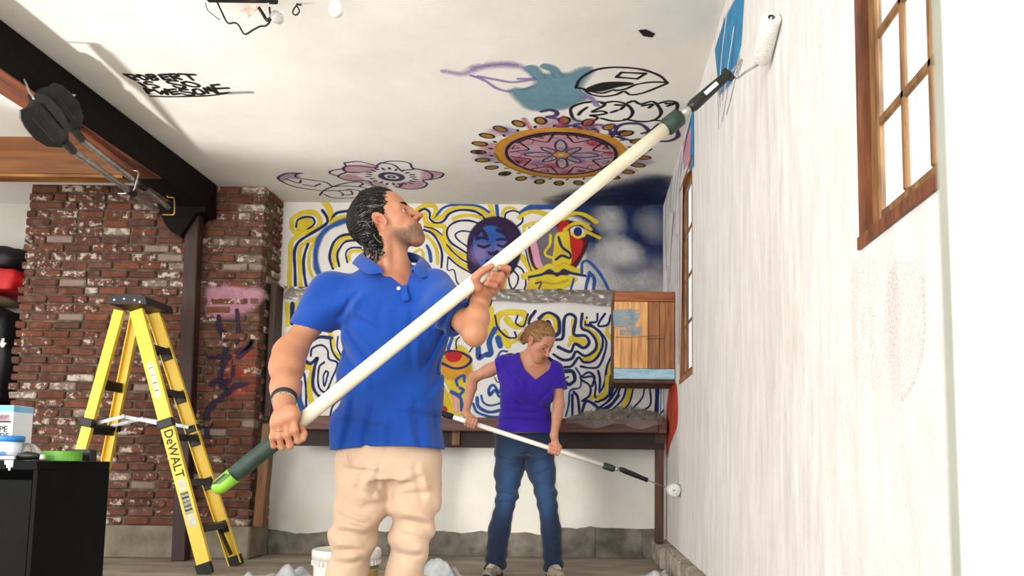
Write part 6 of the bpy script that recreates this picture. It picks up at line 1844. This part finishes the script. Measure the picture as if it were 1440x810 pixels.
# ---- T-shirt
wcR, wcL = wp(699, 517, Yw + .005), wp(787, 548, Yw - .035)
tee = [Loft(wr_, .05), Cap(wsR, wcR + (wcR - wsR) * .5, .058, .054, .04), Cap(wsL, wcL + (wcL - wsL) * .3, .058, .050, .04), Ell(wp(727, 552, Yw - .07), (.075, .065, .07), None, .05), Ell(wp(765, 552, Yw - .07), (.07, .065, .07), None, .05)]
zhw = wr_[0][0] + .01
wcut = nrm(np.array([-1.0, .1, -.22])); wcutL = nrm(np.array([.15, -.1, -1.0]))
def tee_post(P, d):
    x, y, z = P.T
    bot = np.clip(1 - (z - zhw) / .22, 0, 1)
    fold = .006 * bot * np.sin(50 * z + 14 * x + 2 * np.sin(12 * x)) + .004 * np.sin(30 * x + 28 * z + 2 * np.sin(8 * z)) * (z < wr_[3][0]) + .003 * vnoise(P, 22, 9)
    q = P - wp(703, 527, Yw - .05); g = np.exp(-(q ** 2).sum(1) / .09 ** 2); fold = fold + .006 * g * np.sin(70 * (q[:, 2] + .5 * q[:, 0]))
    fold = fold + creases(P, [(712, 520, 735, 545, 2.5, .008), (705, 545, 740, 575, 2.5, .007), (782, 535, 755, 570, 2.5, .007), (704, 575, 770, 582, 2.5, .008), (700, 590, 765, 592, 2.5, .007), (776, 575, 720, 566, 2.5, .006), (741, 540, 745, 560, 3, .006)], 215., Yw)
    d = d + fold; o_ = d
    d = np.maximum(d, -(o_ + .020)); d = np.maximum(d, zhw + .006 * np.sin(14 * x) - z)
    d = np.maximum(d, np.where(x < wsR[0] + .02, np.where(z > wr_[4][0] - .02, (P - wcR) @ wcut, -1), -1)); d = np.maximum(d, np.where(x > wsL[0] + .005, (P - wcL) @ wcutL - 0 * x, -1) if False else np.where((x > wsL[0] - .005) & (np.linalg.norm(P - (wsL + weL) / 2, axis=1) < .17) & (((x - wsL[0]) > .0)), (P - wcL) @ wcutL, -1))
    q = P - c_o; zc = q @ c_fw; ux = PX + F * (q @ c_r) / zc; uy = PY - F * (q @ c_u) / zc
    poly = [(728, 488), (782, 488), (777, 506), (772, 520), (753, 534), (738, 520), (731, 504)]; v = np.full(len(P), -1e3)
    for (ax_, ay_), (bx_, by_) in zip(poly, poly[1:] + poly[:1]):
        ln = math.hypot(bx_ - ax_, by_ - ay_); v = np.maximum(v, ((ux - ax_) * (by_ - ay_) - (uy - ay_) * (bx_ - ax_)) / ln)
    d = np.maximum(d, np.where(y < Yw + .0, -v / 215., -1))
    nh = np.linalg.norm((P - wnb)[:, :2] / np.array([.075, .07]), axis=1) - 1
    return np.maximum(d, np.where(z > wnb[2] - .02, -nh * .06, -1))
V, Q = sdf_mesh(tee, .0046, tee_post); V = relax(V, Q, 1, .35)
put('t_shirt', V, Q, m_tee, wom, True)
# ---- jeans
zw = wr_[0][0]
je = [Loft([(zw - .13, wr_[0][1], Yw + .02, .185, .125), (zw - .05, wr_[0][1], Yw + .02, .190, .128), (zw + .03, wr_[0][1], Yw + .02, .185, .122)], .05)]
je += chain([wp(718, 640, Yw + .01), wp(715, 665, Yw), wkR, wp(702, 745, Yw - .03), waR + [0, 0, -.03]], [.10, .088, .066, .066, .070], .03) + chain([wp(758, 640, Yw + .01), wp(762, 665, Yw), wkL, wp(775, 745, Yw - .04), waL + [0, 0, -.03]], [.10, .086, .064, .062, .064], .03)
wcr = wp(741, 650, Yw - .1)
def jean_post(P, d):
    x, y, z = P.T; kz = wkR[2]
    f_ = .006 * np.sin(75 * z + 20 * x + 2 * np.sin(15 * x)) * np.exp(-((z - kz) / .11) ** 2) + .006 * np.sin(90 * z + 30 * x) * np.clip(1 - (z - .08) / .16, 0, 1) + .003 * vnoise(P, 24, 11)
    q = P - wcr; f_ = f_ + .008 * np.exp(-(q ** 2).sum(1) / .13 ** 2) * np.sin(60 * (.6 * np.abs(q[:, 0]) + .8 * q[:, 2]))
    f_ = f_ + creases(P, [(700, 640, 735, 655, 2.5, .008), (735, 660, 705, 650, 2.5, .007), (745, 655, 775, 640, 2.5, .008), (748, 668, 778, 660, 2.5, .007), (700, 690, 728, 700, 2.5, .008), (700, 708, 726, 705, 2.5, .007), (756, 690, 784, 698, 2.5, .008), (758, 706, 784, 712, 2.5, .007), (690, 760, 715, 766, 2.5, .007), (766, 756, 788, 762, 2.5, .007)], 215., Yw)
    d = d + f_; return np.maximum(d, .055 + .1 * (y - Yw) - z)
V, Q = sdf_mesh(je, .0048, jean_post); V = relax(V, Q, 1, .35)
fade = np.zeros(len(V))
for c, r in ((wp(717, 665, Yw - .1), .11), (wp(762, 665, Yw - .1), .11), (wp(712, 705, Yw - .1), .08), (wp(768, 705, Yw - .1), .08)): fade += .55 * np.exp(-((((V - c) * [1.6, 1, .7]) ** 2).sum(1)) / r ** 2)
jn = put('jeans', V, Q, m_jean, wom, True, attr={'fade': np.clip(fade, 0, .6)})
MB().tube([(wr_[0][1] - .184 * math.cos(t), Yw + .02 - .124 * math.sin(t), zw + .012 - .0 * t) for t in np.linspace(-.1, math.pi + .1, 24)], .012, 8).build('belt', m_black, jn, True)
# ---- shoes
m_sh = M('trail_shoe', '#a59a8a', '#6d6357', .8, 30, 5, bump=.3); m_sole = M('shoe_sole', '#2c2926', '#1c1a18', .8, 20, 4); m_lace = M('lace', '#d8d0c2', '#b8ae9e', .8, 30, 3)
for an, dx in ((waR, -.03), (waL, .055)):
    d = nrm(np.array([dx, -.20, 0]))
    up_ = [Cap(an + [0, .02, -.03], an + d * .03 + [0, 0, -.045], .045, .045, .03), Cap(an + d * .02 + [0, 0, -.04], an + d * .17 + [0, 0, -.055], .043, .036, .03)]
    V, Q = sdf_mesh(up_, .0045, lambda P, dd_: np.maximum(dd_, .016 - P[:, 2])); sh = put('shoe', V, Q, m_sh, wom, True)
    so = [Cap(an + [0, .03, -.073], an + d * .175 + [0, 0, -.073], .050, .043, .02)]
    V, Q = sdf_mesh(so, .0045, lambda P, dd_: np.maximum(np.maximum(dd_, .002 - P[:, 2]), P[:, 2] - .026)); put('sole', V, Q, m_sole, sh, True)
    s2 = np.cross(d, [0, 0, 1.])
    V, Q = sdf_mesh([Ell(an + d * .195 + [0, 0, -.066], (.03, .03, .022), None, .01)], .0045); put('toe_cap', V, Q, m_sole, sh, True)
    for k in range(4):
        c = an + d * (.06 + .024 * k) + [0, 0, .0 - .0045 * k]; MB().tube([c - s2 * .02, c + [0, 0, .004], c + s2 * .02 + d * .01], .0028, 6).build('lace', m_lace, sh)
# ---- her pole
rp2 = thing('roller_pole', 'white extension pole with black grip held low by the kneeling wall roller', 'paint roller', Vector((WP0 + WP1) / 2))
rp2['label'] = 'shorter white roller pole held low and pointing at the wall foot'
d2 = nrm(WP1 - WP0); m_pw = M('white_pole', '#e9e5da', '#d8d3c6', .35, 5, 3)
MB().cyl(WP0, WP1, .0155, 16).build('pole', m_pw, rp2, True)
MB().tube([WP0 - d2 * .10, WP0 - d2 * .09, WP0 + d2 * .015, WP0 + d2 * .02], [.014, .019, .0195, .016], 14).build('grip', m_rubber, rp2, True)
MB().tube([WP1 - d2 * .01, WP1, WP1 + d2 * .06, WP1 + d2 * .07], [.017, .023, .022, .017], 14).build('ferrule', m_dgreen, rp2, True)
t1 = WP1 + d2 * .065; t2 = wp(873, 660, 5.33); MB().cyl(t1, t2, .0105, 12).build('inner_tube', m_alu, rp2, True)
t3 = wp(910, 675, 5.40); dh2 = nrm(t3 - t2); L2 = np.linalg.norm(t3 - t2)
MB().tube([t2 - dh2 * .01, t2 + dh2 * .02, t2 + dh2 * L2 * .5, t2 + dh2 * L2 * .9, t3], [.013, .018, .017, .014, .017], 12).build('handle', m_black, rp2, True)
rc = at(947, 689, 0, XR - .042); ra2, rb2 = rc + [0, -.08, 0], rc + [0, .10, 0]
MB().tube(crom([t3, wp(925, 681, 5.44), wp(938, 686, 5.47), ra2 + [-.01, -.03, 0], ra2 + [0, -.012, 0], rb2], 4), .0038, 8).build('wire_frame', m_steel, rp2, True)
MB().lathe(ra2, [(.012, 0), (.036, 0), (.041, .008), (.041, .172), (.036, .18), (.012, .18)], 26, (0, 1, 0)).build('roller_cover', m_nap, rp2, True)
MB().lathe(ra2 - [0, .002, 0], [(.0, 0), (.018, .001), (.018, .006)], 16, (0, -1, 0)).build('end_plug', m_white, rp2)
